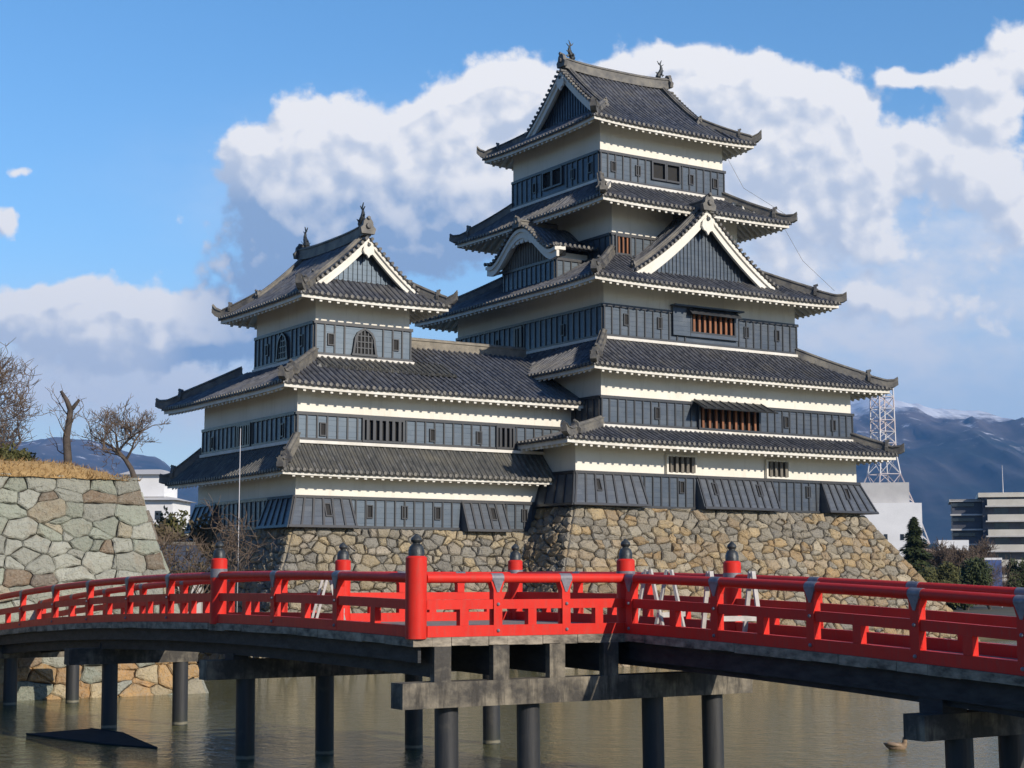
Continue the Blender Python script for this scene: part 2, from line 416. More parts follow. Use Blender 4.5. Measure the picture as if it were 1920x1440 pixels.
M['stone'] = mat_stone('castle_stone', (0.24, 0.20, 0.13), (0.15, 0.135, 0.105))
M['stone_g'] = mat_stone('moat_stone', (0.27, 0.19, 0.11), (0.20, 0.205, 0.165))
M['joint'] = simple('stone_joint', (0.030, 0.026, 0.020), (0.065, 0.055, 0.04), 4, 0.95, 0.4)

m, gg, b, oc, t = new_mat('moat_water')
wv = gg.scalev(oc, (1.0, 1.0, 1.0))
w1 = gg.noise(wv, 1.5, 4, 0.6); w2 = gg.noise(gg.scalev(oc, (1.0, 0.75, 1.0)), 5.5, 4, 0.62); w0 = gg.noise(wv, 0.06, 3, 0.5)
gg.l.new(gg.mix(gg.map(w0, 0.35, 0.65), (0.090, 0.088, 0.036), (0.118, 0.112, 0.046)), b.inputs['Base Color'])
b.inputs['Roughness'].default_value = 0.04; b.inputs['IOR'].default_value = 1.33
calm = gg.map(w0, 0.40, 0.62, 0.35, 1.0)
w3 = gg.noise(gg.scalev(oc, (1.0, 0.8, 1.0)), 13.0, 3, 0.6)
hh = gg.m('ADD', gg.m('MULTIPLY', w1, 0.6), gg.m('MULTIPLY', calm, gg.m('ADD', gg.m('MULTIPLY', w2, 0.55), gg.m('MULTIPLY', w3, 0.22))))
gg.l.new(gg.bump(hh, 0.95, 0.15), b.inputs['Normal'])
M['water'] = m

M['ground'] = simple('ground_soil', (0.055, 0.050, 0.030), (0.10, 0.085, 0.05), 0.4, 0.95, 0.4)
M['drygrass'] = simple('dry_grass', (0.26, 0.155, 0.055), (0.44, 0.29, 0.12), 5, 0.9, 0.6)
M['grassblade'] = simple('dry_grass_blade', (0.28, 0.17, 0.06), (0.50, 0.34, 0.15), 6, 0.9)
M['bark'] = simple('bare_bark', (0.045, 0.036, 0.030), (0.10, 0.08, 0.066), 5, 0.9, 0.4)
M['twig'] = simple('brown_twigs', (0.085, 0.060, 0.042), (0.16, 0.115, 0.08), 3, 0.9)
M['leaf'] = simple('evergreen_leaf', (0.014, 0.026, 0.010), (0.075, 0.090, 0.030), 1.1, 0.7, 0, 0.3)
M['leaf_y'] = simple('olive_leaf', (0.040, 0.046, 0.014), (0.115, 0.110, 0.035), 1.4, 0.7, 0, 0.3)
M['leaf_b'] = simple('winter_scrub', (0.060, 0.048, 0.028), (0.140, 0.112, 0.066), 1.2, 0.8, 0, 0.3)
M['whitewall'] = simple('white_render', (0.76, 0.76, 0.76), (0.68, 0.68, 0.68), 0.4, 0.8)
M['greywall'] = simple('pale_grey_render', (0.42, 0.41, 0.40), (0.52, 0.51, 0.49), 0.3, 0.8)
M['darkwall'] = simple('dark_facade', (0.05, 0.055, 0.07), (0.085, 0.09, 0.11), 0.3, 0.6)
M['glass'] = simple('dark_glass', (0.018, 0.024, 0.034), (0.045, 0.055, 0.07), 0.3, 0.15, 0, 0.6)
M['cream'] = simple('cream_balcony', (0.50, 0.47, 0.40), (0.60, 0.57, 0.50), 0.4, 0.8)
M['brownwall'] = simple('brown_render', (0.30, 0.20, 0.14), (0.42, 0.30, 0.20), 0.4, 0.85)
M['slate'] = simple('slate_roof', (0.035, 0.045, 0.065), (0.065, 0.075, 0.10), 1.2, 0.5, 0.3)
M['steel'] = simple('galvanised_steel', (0.42, 0.42, 0.44), (0.58, 0.56, 0.56), 0.6, 0.5)
M['mast'] = simple('faded_red_steel', (0.48, 0.40, 0.39), (0.56, 0.50, 0.49), 0.6, 0.6)
M['whitewood'] = simple('white_painted_wood', (0.36, 0.345, 0.32), (0.50, 0.48, 0.45), 6, 0.7, 0.2)
M['float'] = simple('dark_float', (0.006, 0.014, 0.020), (0.014, 0.024, 0.032), 2, 0.85, 0, 0.2)
M['duckb'] = simple('duck_plumage', (0.14, 0.09, 0.05), (0.30, 0.21, 0.13), 14, 0.8)
M['duckh'] = simple('duck_head', (0.22, 0.15, 0.09), (0.32, 0.23, 0.15), 10, 0.7)
M['bill'] = simple('duck_bill', (0.35, 0.20, 0.05), (0.42, 0.26, 0.07), 4, 0.5)

m, gg, b, oc, t = new_mat('mountain')
s3 = gg.new('ShaderNodeSeparateXYZ'); gg.l.new(oc, s3.inputs[0])
n1 = gg.noise(gg.scalev(oc, (1, 1, 1.6)), 0.0022, 8, 0.62); n2 = gg.noise(oc, 0.010, 6, 0.65)
c = gg.mix(gg.map(n1, 0.40, 0.62), (0.010, 0.020, 0.027), (0.058, 0.052, 0.058))
c = gg.mix(gg.map(n2, 0.5, 0.75, 0.0, 0.3), c, (0.085, 0.075, 0.08))
sn = gg.m('ADD', s3.outputs[2], gg.m('MULTIPLY', gg.m('SUBTRACT', n2, 0.5), 300.0))
sn = gg.m('ADD', sn, gg.m('MULTIPLY', gg.m('SUBTRACT', n1, 0.5), 200.0))
gg_dry = gg.map(sn, 735, 815, 0.0, 1.0)
c = gg.mix(gg.map(sn, 470, 720, 0.0, 0.65), c, (0.165, 0.135, 0.145))
c = gg.mix(gg.m('MULTIPLY', gg.map(n2, 0.60, 0.68), gg.map(sn, 480, 620)), c, (0.55, 0.56, 0.60))
c = gg.mix(gg.m('MULTIPLY', gg_dry, 0.9), c, (0.80, 0.82, 0.86))
gg.l.new(c, b.inputs['Base Color']); b.inputs['Roughness'].default_value = 0.95
M['mount'] = m

# ------------------------------------------------------------------ the setting
w = MB(); i = [w.add(p) for p in ((-400, -60, 0), (400, -60, 0), (400, 260, 0), (-400, 260, 0))]; w.face(i)
tag(w.build('moat_water', M['water']), 'brown green moat water with small ripples', 'water', kind='structure')

KEEP_O = Vector((2.95, 75.0, 0))


def cw(u, v, z): return KEEP_O + UX * u + VX * v + Vector((0, 0, z))


gr = MB()
def gquad(pts):
    gr.face([gr.add(p) for p in pts])
# land behind the castle, the bank on the right with its retaining wall, far plain to the hills
gquad([cw(22, 8, 1.0), cw(220, 8, 1.0), cw(220, 90, 1.2), cw(22, 90, 1.2)])
gquad([cw(22, 8, -1.0), cw(220, 8, -1.0), cw(220, 8, 1.0), cw(22, 8, 1.0)])
gquad([cw(-14, 12, 2.2), cw(22, 12, 1.0), cw(22, 90, 1.2), cw(-14, 90, 1.2)])
gquad([cw(-220, 6, 3.0), cw(-14, 6, 2.2), cw(-14, 90, 1.2), cw(-220, 90, 1.2)])
gquad([cw(-220, 6, -1.0), cw(-14, 6, -1.0), cw(-14, 6, 2.2), cw(-220, 6, 3.0)])
gquad([cw(-6000, 89, 1.2), cw(6000, 89, 1.2), cw(6000, 14000, 1.2), cw(-6000, 14000, 1.2)])
gquad([(-9000, -9000, 1.6), (9000, -9000, 1.6), (9000, -6, 1.6), (-9000, -6, 1.6)])
gquad([(-9000, -6, 1.6), (9000, -6, 1.6), (9000, -6, -1), (-9000, -6, -1)])
gquad([(-9000, -6, 1.5), (-300, -6, 1.5), (-300, 300, 1.5), (-9000, 300, 1.5)])
gquad([(300, -6, 1.5), (9000, -6, 1.5), (9000, 300, 1.5), (300, 300, 1.5)])
tag(gr.build('ground', M['ground']), 'winter earth and dry turf around the castle', 'ground', kind='structure')

def noise2(x, y, seed=0):                       # value noise
    def h(i, j):
        n = (i * 374761393 + j * 668265263 + seed * 69069) & 0xffffffff
        n = ((n ^ (n >> 13)) * 1274126177) & 0xffffffff
        return ((n ^ (n >> 16)) & 0xffff) / 65535.0
    i, j = math.floor(x), math.floor(y); fx, fy = x - i, y - j
    fx = fx * fx * (3 - 2 * fx); fy = fy * fy * (3 - 2 * fy)
    a = h(i, j) * (1 - fx) + h(i + 1, j) * fx; b_ = h(i, j + 1) * (1 - fx) + h(i + 1, j + 1) * fx
    return a * (1 - fy) + b_ * fy


def interp(tab, x):
    if x <= tab[0][0]: return tab[0][1]
    for (x0, y0), (x1, y1) in zip(tab, tab[1:]):
        if x <= x1: return y0 + (y1 - y0) * (x - x0) / (x1 - x0)
    return tab[-1][1]


def mountain(x0, x1, ycrest, depth, crest, seed, label, nx=260, ny=84):
    mb = MB()
    for j in range(ny + 1):
        s = j / ny                                # 0 front foot .. 1 past the crest
        for i in range(nx + 1):
            x = x0 + (x1 - x0) * i / nx
            y = ycrest - depth + depth * 1.25 * s
            hgt = interp(crest, x)
            k = s * 1.25
            env = k ** 0.85 if k < 1 else 1 - (k - 1) * 0.8
            r = 0; a = 1.0; fx, fy = x / 520.0 + seed, y / 1500.0
            for o in range(6):
                r += a * (1 - abs(2 * noise2(fx, fy, seed + o) - 1)); fx *= 2.03; fy *= 2.03; a *= 0.52
            z = hgt * env + (r - 1.25) * 200 * min(1, k * 1.6) * (1.25 - 0.95 * min(1, k) if k < 1 else 0.30)
            mb.add((x, y, max(z, -5)))
    for j in range(ny):
        for i in range(nx):
            a = j * (nx + 1) + i; mb.face((a, a + 1, a + nx + 2, a + nx + 1))
    return tag(mb.build('mountain', M['mount'], None, True), label, 'mountain', kind='structure')


mountain(600, 4200, 8000, 3600, [(600, 640), (1300, 830), (1690, 872), (1830, 882), (1960, 868), (2110, 855), (2270, 836), (2376, 822), (2534, 802), (3000, 720), (4200, 560)], 3,
         'long blue mountain ridge with snow along its crest on the right')
mountain(-5200, -300, 8000, 3000, [(-5200, 760), (-3000, 780), (-2429, 700), (-2270, 686), (-2085, 662), (-1900, 622), (-1770, 586), (-1663, 540), (-1100, 330), (-300, 160)], 11,
         'low blue mountain slope behind the bare trees on the left')


# ------------------------------------------------------------------ stone walling: one irregular stone per Voronoi cell
def clip(poly, nx_, ny_, d):                    # keep nx*x + ny*y <= d
    out = []
    for k in range(len(poly)):
        a, b_ = poly[k], poly[(k + 1) % len(poly)]
        da = a[0] * nx_ + a[1] * ny_ - d; db = b_[0] * nx_ + b_[1] * ny_ - d
        if da <= 0: out.append(a)
        if (da < 0 < db) or (db < 0 < da):
            t = da / (da - db); out.append((a[0] + (b_[0] - a[0]) * t, a[1] + (b_[1] - a[1]) * t))
    return out


def stone_panel(mb, jb, p00, p10, p11, p01, size, palette, rnd, bulge=0.10, aspect=0.72, corners=True, gap=0.022, vj=0.34):
    """Fill a planar trapezoid (bottom left, bottom right, top right, top left) with fitted stones."""
    p00, p10, p11, p01 = map(Vector, (p00, p10, p11, p01))
    X = (p10 - p00).normalized(); N = X.cross(p01 - p00).normalized(); Y = N.cross(X)
    to2 = lambda p: ((p - p00).dot(X) * aspect, (p - p00).dot(Y))
    quad = [to2(p) for p in (p00, p10, p11, p01)]
    H = quad[2][1]
    xl = lambda y: quad[0][0] + (quad[3][0] - quad[0][0]) * y / H
    xr = lambda y: quad[1][0] + (quad[2][0] - quad[1][0]) * y / H
    seeds = []; st = size * 0.92; y = st * 0.5; row = 0
    while y < H:
        a, b_ = xl(y), xr(y)
        if corners:
            k = 0.55 if row % 2 else 0.95
            seeds += [(a + st * k * 0.6, y), (b_ - st * k * 0.6, y)]; lo, hi = a + st * (k * 0.6 + 0.75), b_ - st * (k * 0.6 + 0.7)
        else: lo, hi = a, b_
        x = lo + rnd.random() * st * 0.6
        while x < hi:
            seeds.append((x + rnd.uniform(-.30, .30) * st, y + rnd.uniform(-vj, vj) * st)); x += st * rnd.choice((0.8, 1.0, 1.0, 1.25))
        y += st; row += 1
    # extra small filler stones
    for _ in range(int(len(seeds) * 0.22)):
        y = rnd.uniform(0.1, H - 0.05); seeds.append((rnd.uniform(xl(y) + st, xr(y) - st), y))
    wt = [(rnd.random() ** 1.5 * 0.62 * st) ** 2 for _ in seeds]
    cells = {}
    for k, (a, b_) in enumerate(seeds): cells.setdefault((int(a // (2 * st)), int(b_ // (2 * st))), []).append(k)
    for k, (sx_, sy_) in enumerate(seeds):
        poly = list(quad); ci, cj = int(sx_ // (2 * st)), int(sy_ // (2 * st))
        near = [q for i in (-1, 0, 1) for j in (-1, 0, 1) for q in cells.get((ci + i, cj + j), ()) if q != k]
        near.sort(key=lambda q: (seeds[q][0] - sx_) ** 2 + (seeds[q][1] - sy_) ** 2)
        for q in near[:22]:
            dx, dy_ = seeds[q][0] - sx_, seeds[q][1] - sy_
            if dx * dx + dy_ * dy_ < 1e-6: continue
            poly = clip(poly, dx, dy_, dx * (sx_ + dx / 2) + dy_ * (sy_ + dy_ / 2) + (wt[k] - wt[q]) / 2)
            if len(poly) < 3: break
        if len(poly) < 3: continue
        poly = [(x / aspect, y) for x, y in poly]
        cxx = sum(p[0] for p in poly) / len(poly); cyy = sum(p[1] for p in poly) / len(poly)
        # roughen outline
        pts = []
        for q in range(len(poly)):
            a, b_ = poly[q], poly[(q + 1) % len(poly)]
            L = math.hypot(b_[0] - a[0], b_[1] - a[1])
            if L < 0.05: continue
            pts.append(a)
            if L > size * 0.35:
                nn = 2 if L > size * 0.8 else 1
                for e in range(1, nn + 1):
                    f = e / (nn + 1); pts.append((a[0] + (b_[0] - a[0]) * f + rnd.uniform(-.055, .055) * size, a[1] + (b_[1] - a[1]) * f + rnd.uniform(-.055, .055) * size))
        if len(pts) < 3: continue
        rad = sum(math.hypot(p[0] - cxx, p[1] - cyy) for p in pts) / len(pts)
        tilt = (rnd.uniform(-.10, .10), rnd.uniform(-.10, .10)); lift = rnd.uniform(-.5, 1.0) * bulge * 0.6
        hz = p00.z + Y.z * cyy
        tint = palette(rnd, hz)

        def ring(shrink, h, jit):
            r = []
            for (x, y_) in pts:
                dx, dy_ = x - cxx, y_ - cyy; L = max(math.hypot(dx, dy_), 1e-4); f = max(0.1, 1 - shrink / L)
                x2, y2 = cxx + dx * f, cyy + dy_ * f
                hh = h + ((x2 - cxx) * tilt[0] + (y2 - cyy) * tilt[1] + lift + rnd.uniform(-jit, jit) if h > -0.05 else 0)
                r.append(mb.add(p00 + X * x2 + Y * y2 + N * hh))
            return r
        rs = [ring(gap * 0.3, -0.22, 0), ring(gap, 0.0, 0.01), ring(gap + min(rad * 0.14, .05), bulge * 0.72, bulge * 0.20), ring(rad * 0.50, bulge, bulge * 0.35)]
        n = len(pts)
        for a, b_ in zip(rs, rs[1:]):
            for q in range(n): mb.face((a[q], a[(q + 1) % n], b_[(q + 1) % n], b_[q]), tint)
        mb.face(rs[-1], tint)
    jb.face([jb.add(p - N * 0.10) for p in (p00, p10, p11, p01)])


def pal_castle(r, z):
    grey = [(0.275, 0.245, 0.195), (0.22, 0.205, 0.175), (0.31, 0.28, 0.22), (0.25, 0.225, 0.18), (0.34, 0.295, 0.22)]
    ochre = [(0.38, 0.27, 0.135), (0.42, 0.32, 0.18), (0.35, 0.235, 0.11), (0.40, 0.31, 0.20), (0.30, 0.22, 0.13), (0.42, 0.36, 0.26)]
    p = 0.25 if z > 5.6 else 0.72
    c = r.choice(ochre) if r.random() < p else r.choice(grey)
    k = r.uniform(0.72, 1.10); return (c[0] * k, c[1] * k * .98, c[2] * k * .93)


def pal_small(r, z):
    cs = [(0.33, 0.28, 0.19), (0.28, 0.25, 0.19), (0.40, 0.33, 0.21), (0.24, 0.225, 0.19), (0.36, 0.31, 0.235), (0.42, 0.33, 0.19)]
    c = r.choice(cs); k = r.uniform(0.66, 1.05); return (c[0] * k, c[1] * k, c[2] * k)


def pal_moat(r, z):
    if r.random() < 0.80: c = r.choice([(0.30, 0.325, 0.255), (0.335, 0.35, 0.275), (0.27, 0.29, 0.225), (0.36, 0.365, 0.30), (0.32, 0.325, 0.27)])
    else: c = r.choice([(0.23, 0.165, 0.105), (0.20, 0.15, 0.10), (0.33, 0.29, 0.20), (0.20, 0.16, 0.12)])
    if z < 1.3 and r.random() < 0.6: c = r.choice([(0.46, 0.28, 0.11), (0.48, 0.38, 0.22), (0.42, 0.24, 0.09)])
    k = r.uniform(0.74, 1.12); return (c[0] * k, c[1] * k, c[2] * k)


def battered_base(label, rect, ztop, slope, zbot, size, pal, seed, sides='FLR', slope_l=None, zfoot=None):
    root = thing('stone_base', label, 'stone base', KEEP_O, ROT)
    u0, v0, u1, v1 = rect; d = slope * (ztop - zbot); sl_ = slope if slope_l is None else slope_l; dl = sl_ * (ztop - zbot)
    T = {'a': (u0, v0, ztop), 'b': (u1, v0, ztop), 'c': (u1, v1, ztop), 'd': (u0, v1, ztop)}
    B = {'a': (u0 - dl, v0 - d, zbot), 'b': (u1 + d, v0 - d, zbot), 'c': (u1 + d, v1, zbot), 'd': (u0 - dl, v1, zbot)}
    rnd = random.Random(seed); mb = MB(); jb = MB()
    for s, (p, q) in {'F': 'ab', 'R': 'bc', 'L': 'da'}.items():
        if s in sides: stone_panel(mb, jb, B[p], B[q], T[q], T[p], size, pal, rnd)
    jb.face([jb.add((x, y, z - 0.12)) for x, y, z in (T['a'], T['b'], T['c'], T['d'])])
    mb.build('stone_facing', M['stone'], root); jb.build('rubble_core', M['joint'], root)
    return root


battered_base('high tan stone base carrying the tall five storey castle tower', (-0.25, -0.22, 18.15, 18.2), 7.05, 0.62, -0.6, 0.48, pal_castle, 5)
battered_base('lower stone base carrying the smaller castle turret on the left', (-13.2, 2.38, 0.5, 14.0), 5.93, 0.46, -0.6, 0.46, pal_small, 9, 'FL')


# ------------------------------------------------------------------ roofs
def prof_curve(z0, z1, c=0.22):
    return lambda t: z0 + (z1 - z0) * ((1 - c) * t + c * t * t)


def corner_lift(x, L, hl, hr, ld):
    k = 0.0
    if hl: k = max(k, max(0.0, 1 - x / ld))
    if hr: k = max(k, max(0.0, 1 - (L - x) / ld))
    return k * k * (0.55 + 0.45 * k)


PITCH_T = 0.30
SECT = ((-0.5, 0.0), (-0.27, 0.0), (-0.19, 0.062), (0.0, 0.096), (0.19, 0.062), (0.27, 0.0))


RJ = random.Random(77)


def roof_face(mb, cap, fr, o, A, I, L, run, zf, kl, kr, lift=0.0, ld=4.0, verge=None, n=9, thick=0.10):
    """Tiled slope: rolls of round tiles run from the eave up; fr maps frame coords to the thing's."""
    nr = max(2, int(round(L / PITCH_T))); p = L / nr
    o = Vector(o); A = Vector(A); I = Vector(I)
    hl, hr = kl > 0, kr > 0
    def tmax(x):
        t = 1.0
        if verge is not None and verge <= x <= L - verge: return 1.0
        if hl and x < run * kl: t = min(t, x / (run * kl))
        if hr and L - x < run * kr: t = min(t, (L - x) / (run * kr))
        return max(t, 0.0)
    def pt(x, t, h):
        P = o + A * x + I * (run * t)
        z = zf(t) + lift * corner_lift(x - (run * t * kl if hl else 0), L - (run * t * kl if hl else 0) - (run * t * kr if hr else 0), hl, hr, ld) * (1 - t) + h
        return fr(P.x, P.y, z)
    prev = None; slope_len = math.hypot(run, zf(1) - zf(0)); px_ = None
    ncol = nr * len(SECT) + 1
    for k in range(ncol):
        r, s = divmod(k, len(SECT)); ox, oh = SECT[s]
        if s == 0: jz = RJ.uniform(-.014, .014)
        x = (r + 0.5 + ox) * p; x = min(max(x, 0), L)
        oh = oh + jz
        tm = tmax(x); col = []
        col.append(mb.add(pt(x, 0, -thick + oh * 0.3), (r + (0.25 if 0 < s else 0.75) + 0.01, 0.01)))
        for j in range(n + 1):
            t = tm * j / n
            col.append(mb.add(pt(x, t, oh if j or True else 0), (2 * r + (1.0 if 2 <= s <= 4 else 0.0) + 0.31, t * slope_len / 0.27 + 0.31 + (r * 7.0))))
        brk = verge is not None and px_ is not None and ((px_ < verge <= x) or (px_ <= L - verge < x))
        if prev is not None and not brk:
            for j in range(len(col) - 1):
                mb.face((prev[j], col[j], col[j + 1], prev[j + 1]))
        if verge is not None and brk and px_ is not None:
            pass
        prev = col; px_ = x
        if s == 3 and tm > 0.01:                 # round end tile
            c = Vector(pt(x, 0, 0.02)); c2 = Vector(pt(x, 0.04, 0.02)); d = (c - c2); d.z = 0; d.normalize(); sd = Vector((-d.y, d.x, 0))
            q = [cap.add(c + d * 0.035 + sd * (0.085 * cos(a * pi / 4)) + Vector((0, 0, 0.085 * sin(a * pi / 4)))) for a in range(8)]
            q2 = [cap.add(c - d * 0.05 + sd * (0.085 * cos(a * pi / 4)) + Vector((0, 0, 0.085 * sin(a * pi / 4)))) for a in range(8)]
            cap.face(q)
            for a in range(8): cap.face((q[a], q[(a + 1) % 8], q2[(a + 1) % 8], q2[a]))
    return pt


def eave_side(mb, fr, o, A, I, L, run, zf, kl, kr, over, lift, ld):
    """White plaster under-eave: fascia, soffit and rafters, mitred at hips."""
    o = Vector(o); A = Vector(A); I = Vector(I); hl, hr = kl > 0, kr > 0
    def pt(x, d, h):
        t = d / run; P = o + A * x + I * d
        z = zf(min(t, 1.0)) + lift * corner_lift(x, L, hl, hr, ld) * max(0, 1 - t) + h
        return fr(P.x, P.y, z)
    m = max(8, int(L / 0.6))
    def edge(d): 
        a = d if hl else 0.0; b_ = L - d if hr else L
        return [a + (b_ - a) * k / m for k in range(m + 1)]
    e1, e2, e3 = edge(0.10), edge(0.24), edge(over + 0.05)
    # fascia band
    for k in range(m):
        mb.hexa([pt(e1[k], 0.10, -0.30), pt(e1[k + 1], 0.10, -0.30), pt(e2[k + 1], 0.24, -0.30), pt(e2[k], 0.24, -0.30)],
                [pt(e1[k], 0.10, -0.09), pt(e1[k + 1], 0.10, -0.09), pt(e2[k + 1], 0.24, -0.05), pt(e2[k], 0.24, -0.05)])
        a = [mb.add(pt(e1[k], 0.12, -0.22)), mb.add(pt(e1[k + 1], 0.12, -0.22)), mb.add(pt(e3[k + 1], over + 0.05, -0.22)), mb.add(pt(e3[k], over + 0.05, -0.22))]
        mb.face(a)
    nr = max(2, int(L / 0.42)); st = L / nr
    for k in range(nr):
        x = (k + 0.5) * st
        dmax = over + 0.04
        if hl: dmax = min(dmax, x - 0.05)
        if hr: dmax = min(dmax, L - x - 0.05)
        if dmax < 0.3: continue
        wv = 0.065
        mb.hexa([pt(x - wv, 0.16, -0.43), pt(x + wv, 0.16, -0.43), pt(x + wv, dmax, -0.43), pt(x - wv, dmax, -0.43)],
                [pt(x - wv, 0.14, -0.20), pt(x + wv, 0.14, -0.20), pt(x + wv, dmax, -0.20), pt(x - wv, dmax, -0.20)])


def ridge_prof(w, h, n=5):
    p = [(-w / 2 - .04, -0.12), (-w / 2 - .04, h * .25), (-w / 2, h * .28), (-w / 2, h * .72), (-w / 2 - .05, h * .74), (-w / 2 - .05, h * .84)]
    p += [(-w * 0.36 * cos(pi * k / n), h * .84 + w * 0.36 * sin(pi * k / n)) for k in range(n + 1)]
    p += [(w / 2 + .05, h * .84), (w / 2 + .05, h * .74), (w / 2, h * .72), (w / 2, h * .28), (w / 2 + .04, h * .25), (w / 2 + .04, -0.12)]
    return p


def oni(name, at, d, s, parent):                 # ridge-end ornament tile: shouldered plate with boss and horns, facing d
    d = Vector((d[0], d[1], 0)).normalized(); sd = Vector((-d.y, d.x, 0)); at = Vector(at); mb = MB()
    pts = [(-.34, -.16), (-.40, .10), (-.27, .22), (-.24, .42), (-.12, .56), (0, .62), (.12, .56), (.24, .42), (.27, .22), (.40, .10), (.34, -.16)]
    mb.prism([at + sd * (a * s) + Vector((0, 0, b_ * s)) - d * (.08 * s) for a, b_ in pts], d * (.2 * s))
    mb.tube([at + Vector((0, 0, .2 * s)) + d * (.08 * s), at + Vector((0, 0, .2 * s)) + d * (.22 * s)], [.17 * s, .12 * s], 8)
    mb.tube([at + Vector((0, 0, .5 * s)) - d * .1 * s, at + Vector((0, 0, .60 * s)) + d * (.20 * s)], [.10 * s, .085 * s], 7)
    return mb.build(name, M['ridge'], parent)


def hip(root, path, big=True):
    """Hip ridge with a step: tall upper part ending in an ornament tile, low upturned lower part."""
    n = len(path); kk = max(2, int(n * 0.30))
    up = path[kk:]
    mb = MB(); mb.sweep(ridge_prof(.26, .40), up)
    lo = [Vector(p) for p in path[:kk + 2]]
    e = (lo[0] - lo[1]).normalized()
    lo = [lo[0] + e * 0.30 + Vector((0, 0, 0.30)), lo[0] + e * 0.10 + Vector((0, 0, 0.13)), lo[0] - e * .25 + Vector((0, 0, .02))] + lo[1:]
    mb.sweep(ridge_prof(.22, .32), lo)
    h = mb.build('hip_ridge', M['ridge'], root)
    d = up[0] - up[1]
    oni('ridge_end_tile', Vector(up[0]) + Vector((0, 0, .08)), d, 0.78, root)
    return h


def skirt(root, outer, inner, wall, z0, z1, lift=0.35, c=0.22, sides='FRBL', tile='tile', hips='ABCD', topband=True, ld=4.5):
    """Hipped skirt roof between an outer eave rectangle and the wall above; wall = rectangle of the storey below."""
    (u0, v0, u1, v1), (a0, b0, a1, b1), (w0, x0, w1, x1) = outer, inner, wall
    fr = lambda x, y, z: (x, y, z)
    zf = prof_curve(z0, z1, c); mb = MB(); cap = MB(); ev = MB()
    rF, rR, rB, rL = b0 - v0, u1 - a1, v1 - b1, a0 - u0
    S = {'F': ((u0, v0, 0), (1, 0, 0), (0, 1, 0), u1 - u0, rF, rL / rF, rR / rF, x0 - v0),
         'R': ((u1, v0, 0), (0, 1, 0), (-1, 0, 0), v1 - v0, rR, rF / rR, rB / rR, u1 - w1),
         'B': ((u1, v1, 0), (-1, 0, 0), (0, -1, 0), u1 - u0, rB, rR / rB, rL / rB, v1 - x1),
         'L': ((u0, v1, 0), (0, -1, 0), (1, 0, 0), v1 - v0, rL, rB / rL, rF / rL, w0 - u0)}
    for s in sides:
        o, A, I, L, run, kl, kr, over = S[s]
        roof_face(mb, cap, fr, o, A, I, L, run, zf, kl, kr, lift, ld)
        eave_side(ev, fr, o, A, I, L, run, zf, kl, kr, over, lift, ld)
    rf = mb.build('roof', M[tile], root)
    ev.build('eave', M['eave'], rf); cap.build('eave_tile', M['ridge'], rf)
    H = {'A': ((u0, v0), (a0, b0)), 'B': ((u1, v0), (a1, b0)), 'C': ((u1, v1), (a1, b1)), 'D': ((u0, v1), (a0, b1))}
    for k in hips:
        (x, y), (xa, ya) = H[k]
        path = [Vector((x + (xa - x) * t, y + (ya - y) * t, zf(t) + lift * (1 - t) + 0.06)) for t in [q / 12 for q in range(13)]]
        # follow the corner lift falling off along the hip
        hip(rf, path)
    return rf


def plaster_walls(root, rect, z0, z1):
    u0, v0, u1, v1 = rect; mb = MB(); mb.box(u0, u1, v0, v1, z0, z1)
    return mb.build('plaster_wall', M['plaster'], root)


def boards(root, rect, zb, zt, sides='FLR', pitch=0.50, holes=(), band=True):
    """Dark boarded lower wall: panels, vertical battens, cap and sill rails; holes = (side, a0, a1) left open full height between rails."""
    u0, v0, u1, v1 = rect; T = 0.07
    mb = MB(); bt = MB(); wb = MB()
    def P(s, a, y):                              # wall coords: a along, y outward
        return {'F': (a, v0 - y), 'R': (u1 + y, a), 'L': (u0 - y, a)}[s]
    def slab(m_, s, a0, a1, y0, y1, za, zb_):
        p, q = P(s, a0, y0), P(s, a1, y1)
        m_.box(min(p[0], q[0]), max(p[0], q[0]), min(p[1], q[1]), max(p[1], q[1]), za, zb_)
    for s in sides:
        a0, a1 = (u0 - T, u1 + T) if s == 'F' else (v0, v1)
        hs_ = sorted([(h[1], h[2]) for h in holes if h[0] == s]); cur = a0
        for h in holes:
            if h[0] == s and len(h) > 3:
                slab(mb, s, h[1], h[2], 0.0, T, zb, h[3]); slab(mb, s, h[1], h[2], 0.0, T, h[4], zt)
        for h0, h1 in hs_ + [(a1, a1)]:
            if h0 > cur + 0.02: slab(mb, s, cur, h0, 0.0, T, zb, zt)
            cur = h1
        n = int(round((a1 - a0) / pitch)); stp = (a1 - a0) / n
        for k in range(n + 1):
            x = min(max(a0 + k * stp, a0 + 0.05), a1 - 0.05)
            if any(h0 - 0.06 < x < h1 + 0.06 for h0, h1 in hs_): continue
            slab(bt, s, x - 0.036, x + 0.036, T + 0.001, T + 0.050, zb + 0.10, zt - 0.10)
        e = 0.06 if s == 'F' else 0.0
        slab(bt, s, a0 - e, a1 + e, T + 0.002, T + 0.075, zt - 0.10, zt + 0.04)
        slab(bt, s, a0 - e, a1 + e, T + 0.002, T + 0.065, zb - 0.01, zb + 0.10)
        if band:
            slab(wb, s, a0 - e - .05, a1 + e + .05, 0.0, T + 0.13, zb - 0.15, zb - 0.015)
    o = mb.build('board_wall', M['board'], root); bt.build('batten_frame', M['batten'], o)
    if band: wb.build('plaster_sill', M['eave'], root)
    return o


def face_pt(rect, s):
    u0, v0, u1, v1 = rect
    return {'F': lambda a, y, z: (a, v0 - y, z), 'L': lambda a, y, z: (u0 - y, a, z), 'R': lambda a, y, z: (u1 + y, a, z)}[s]


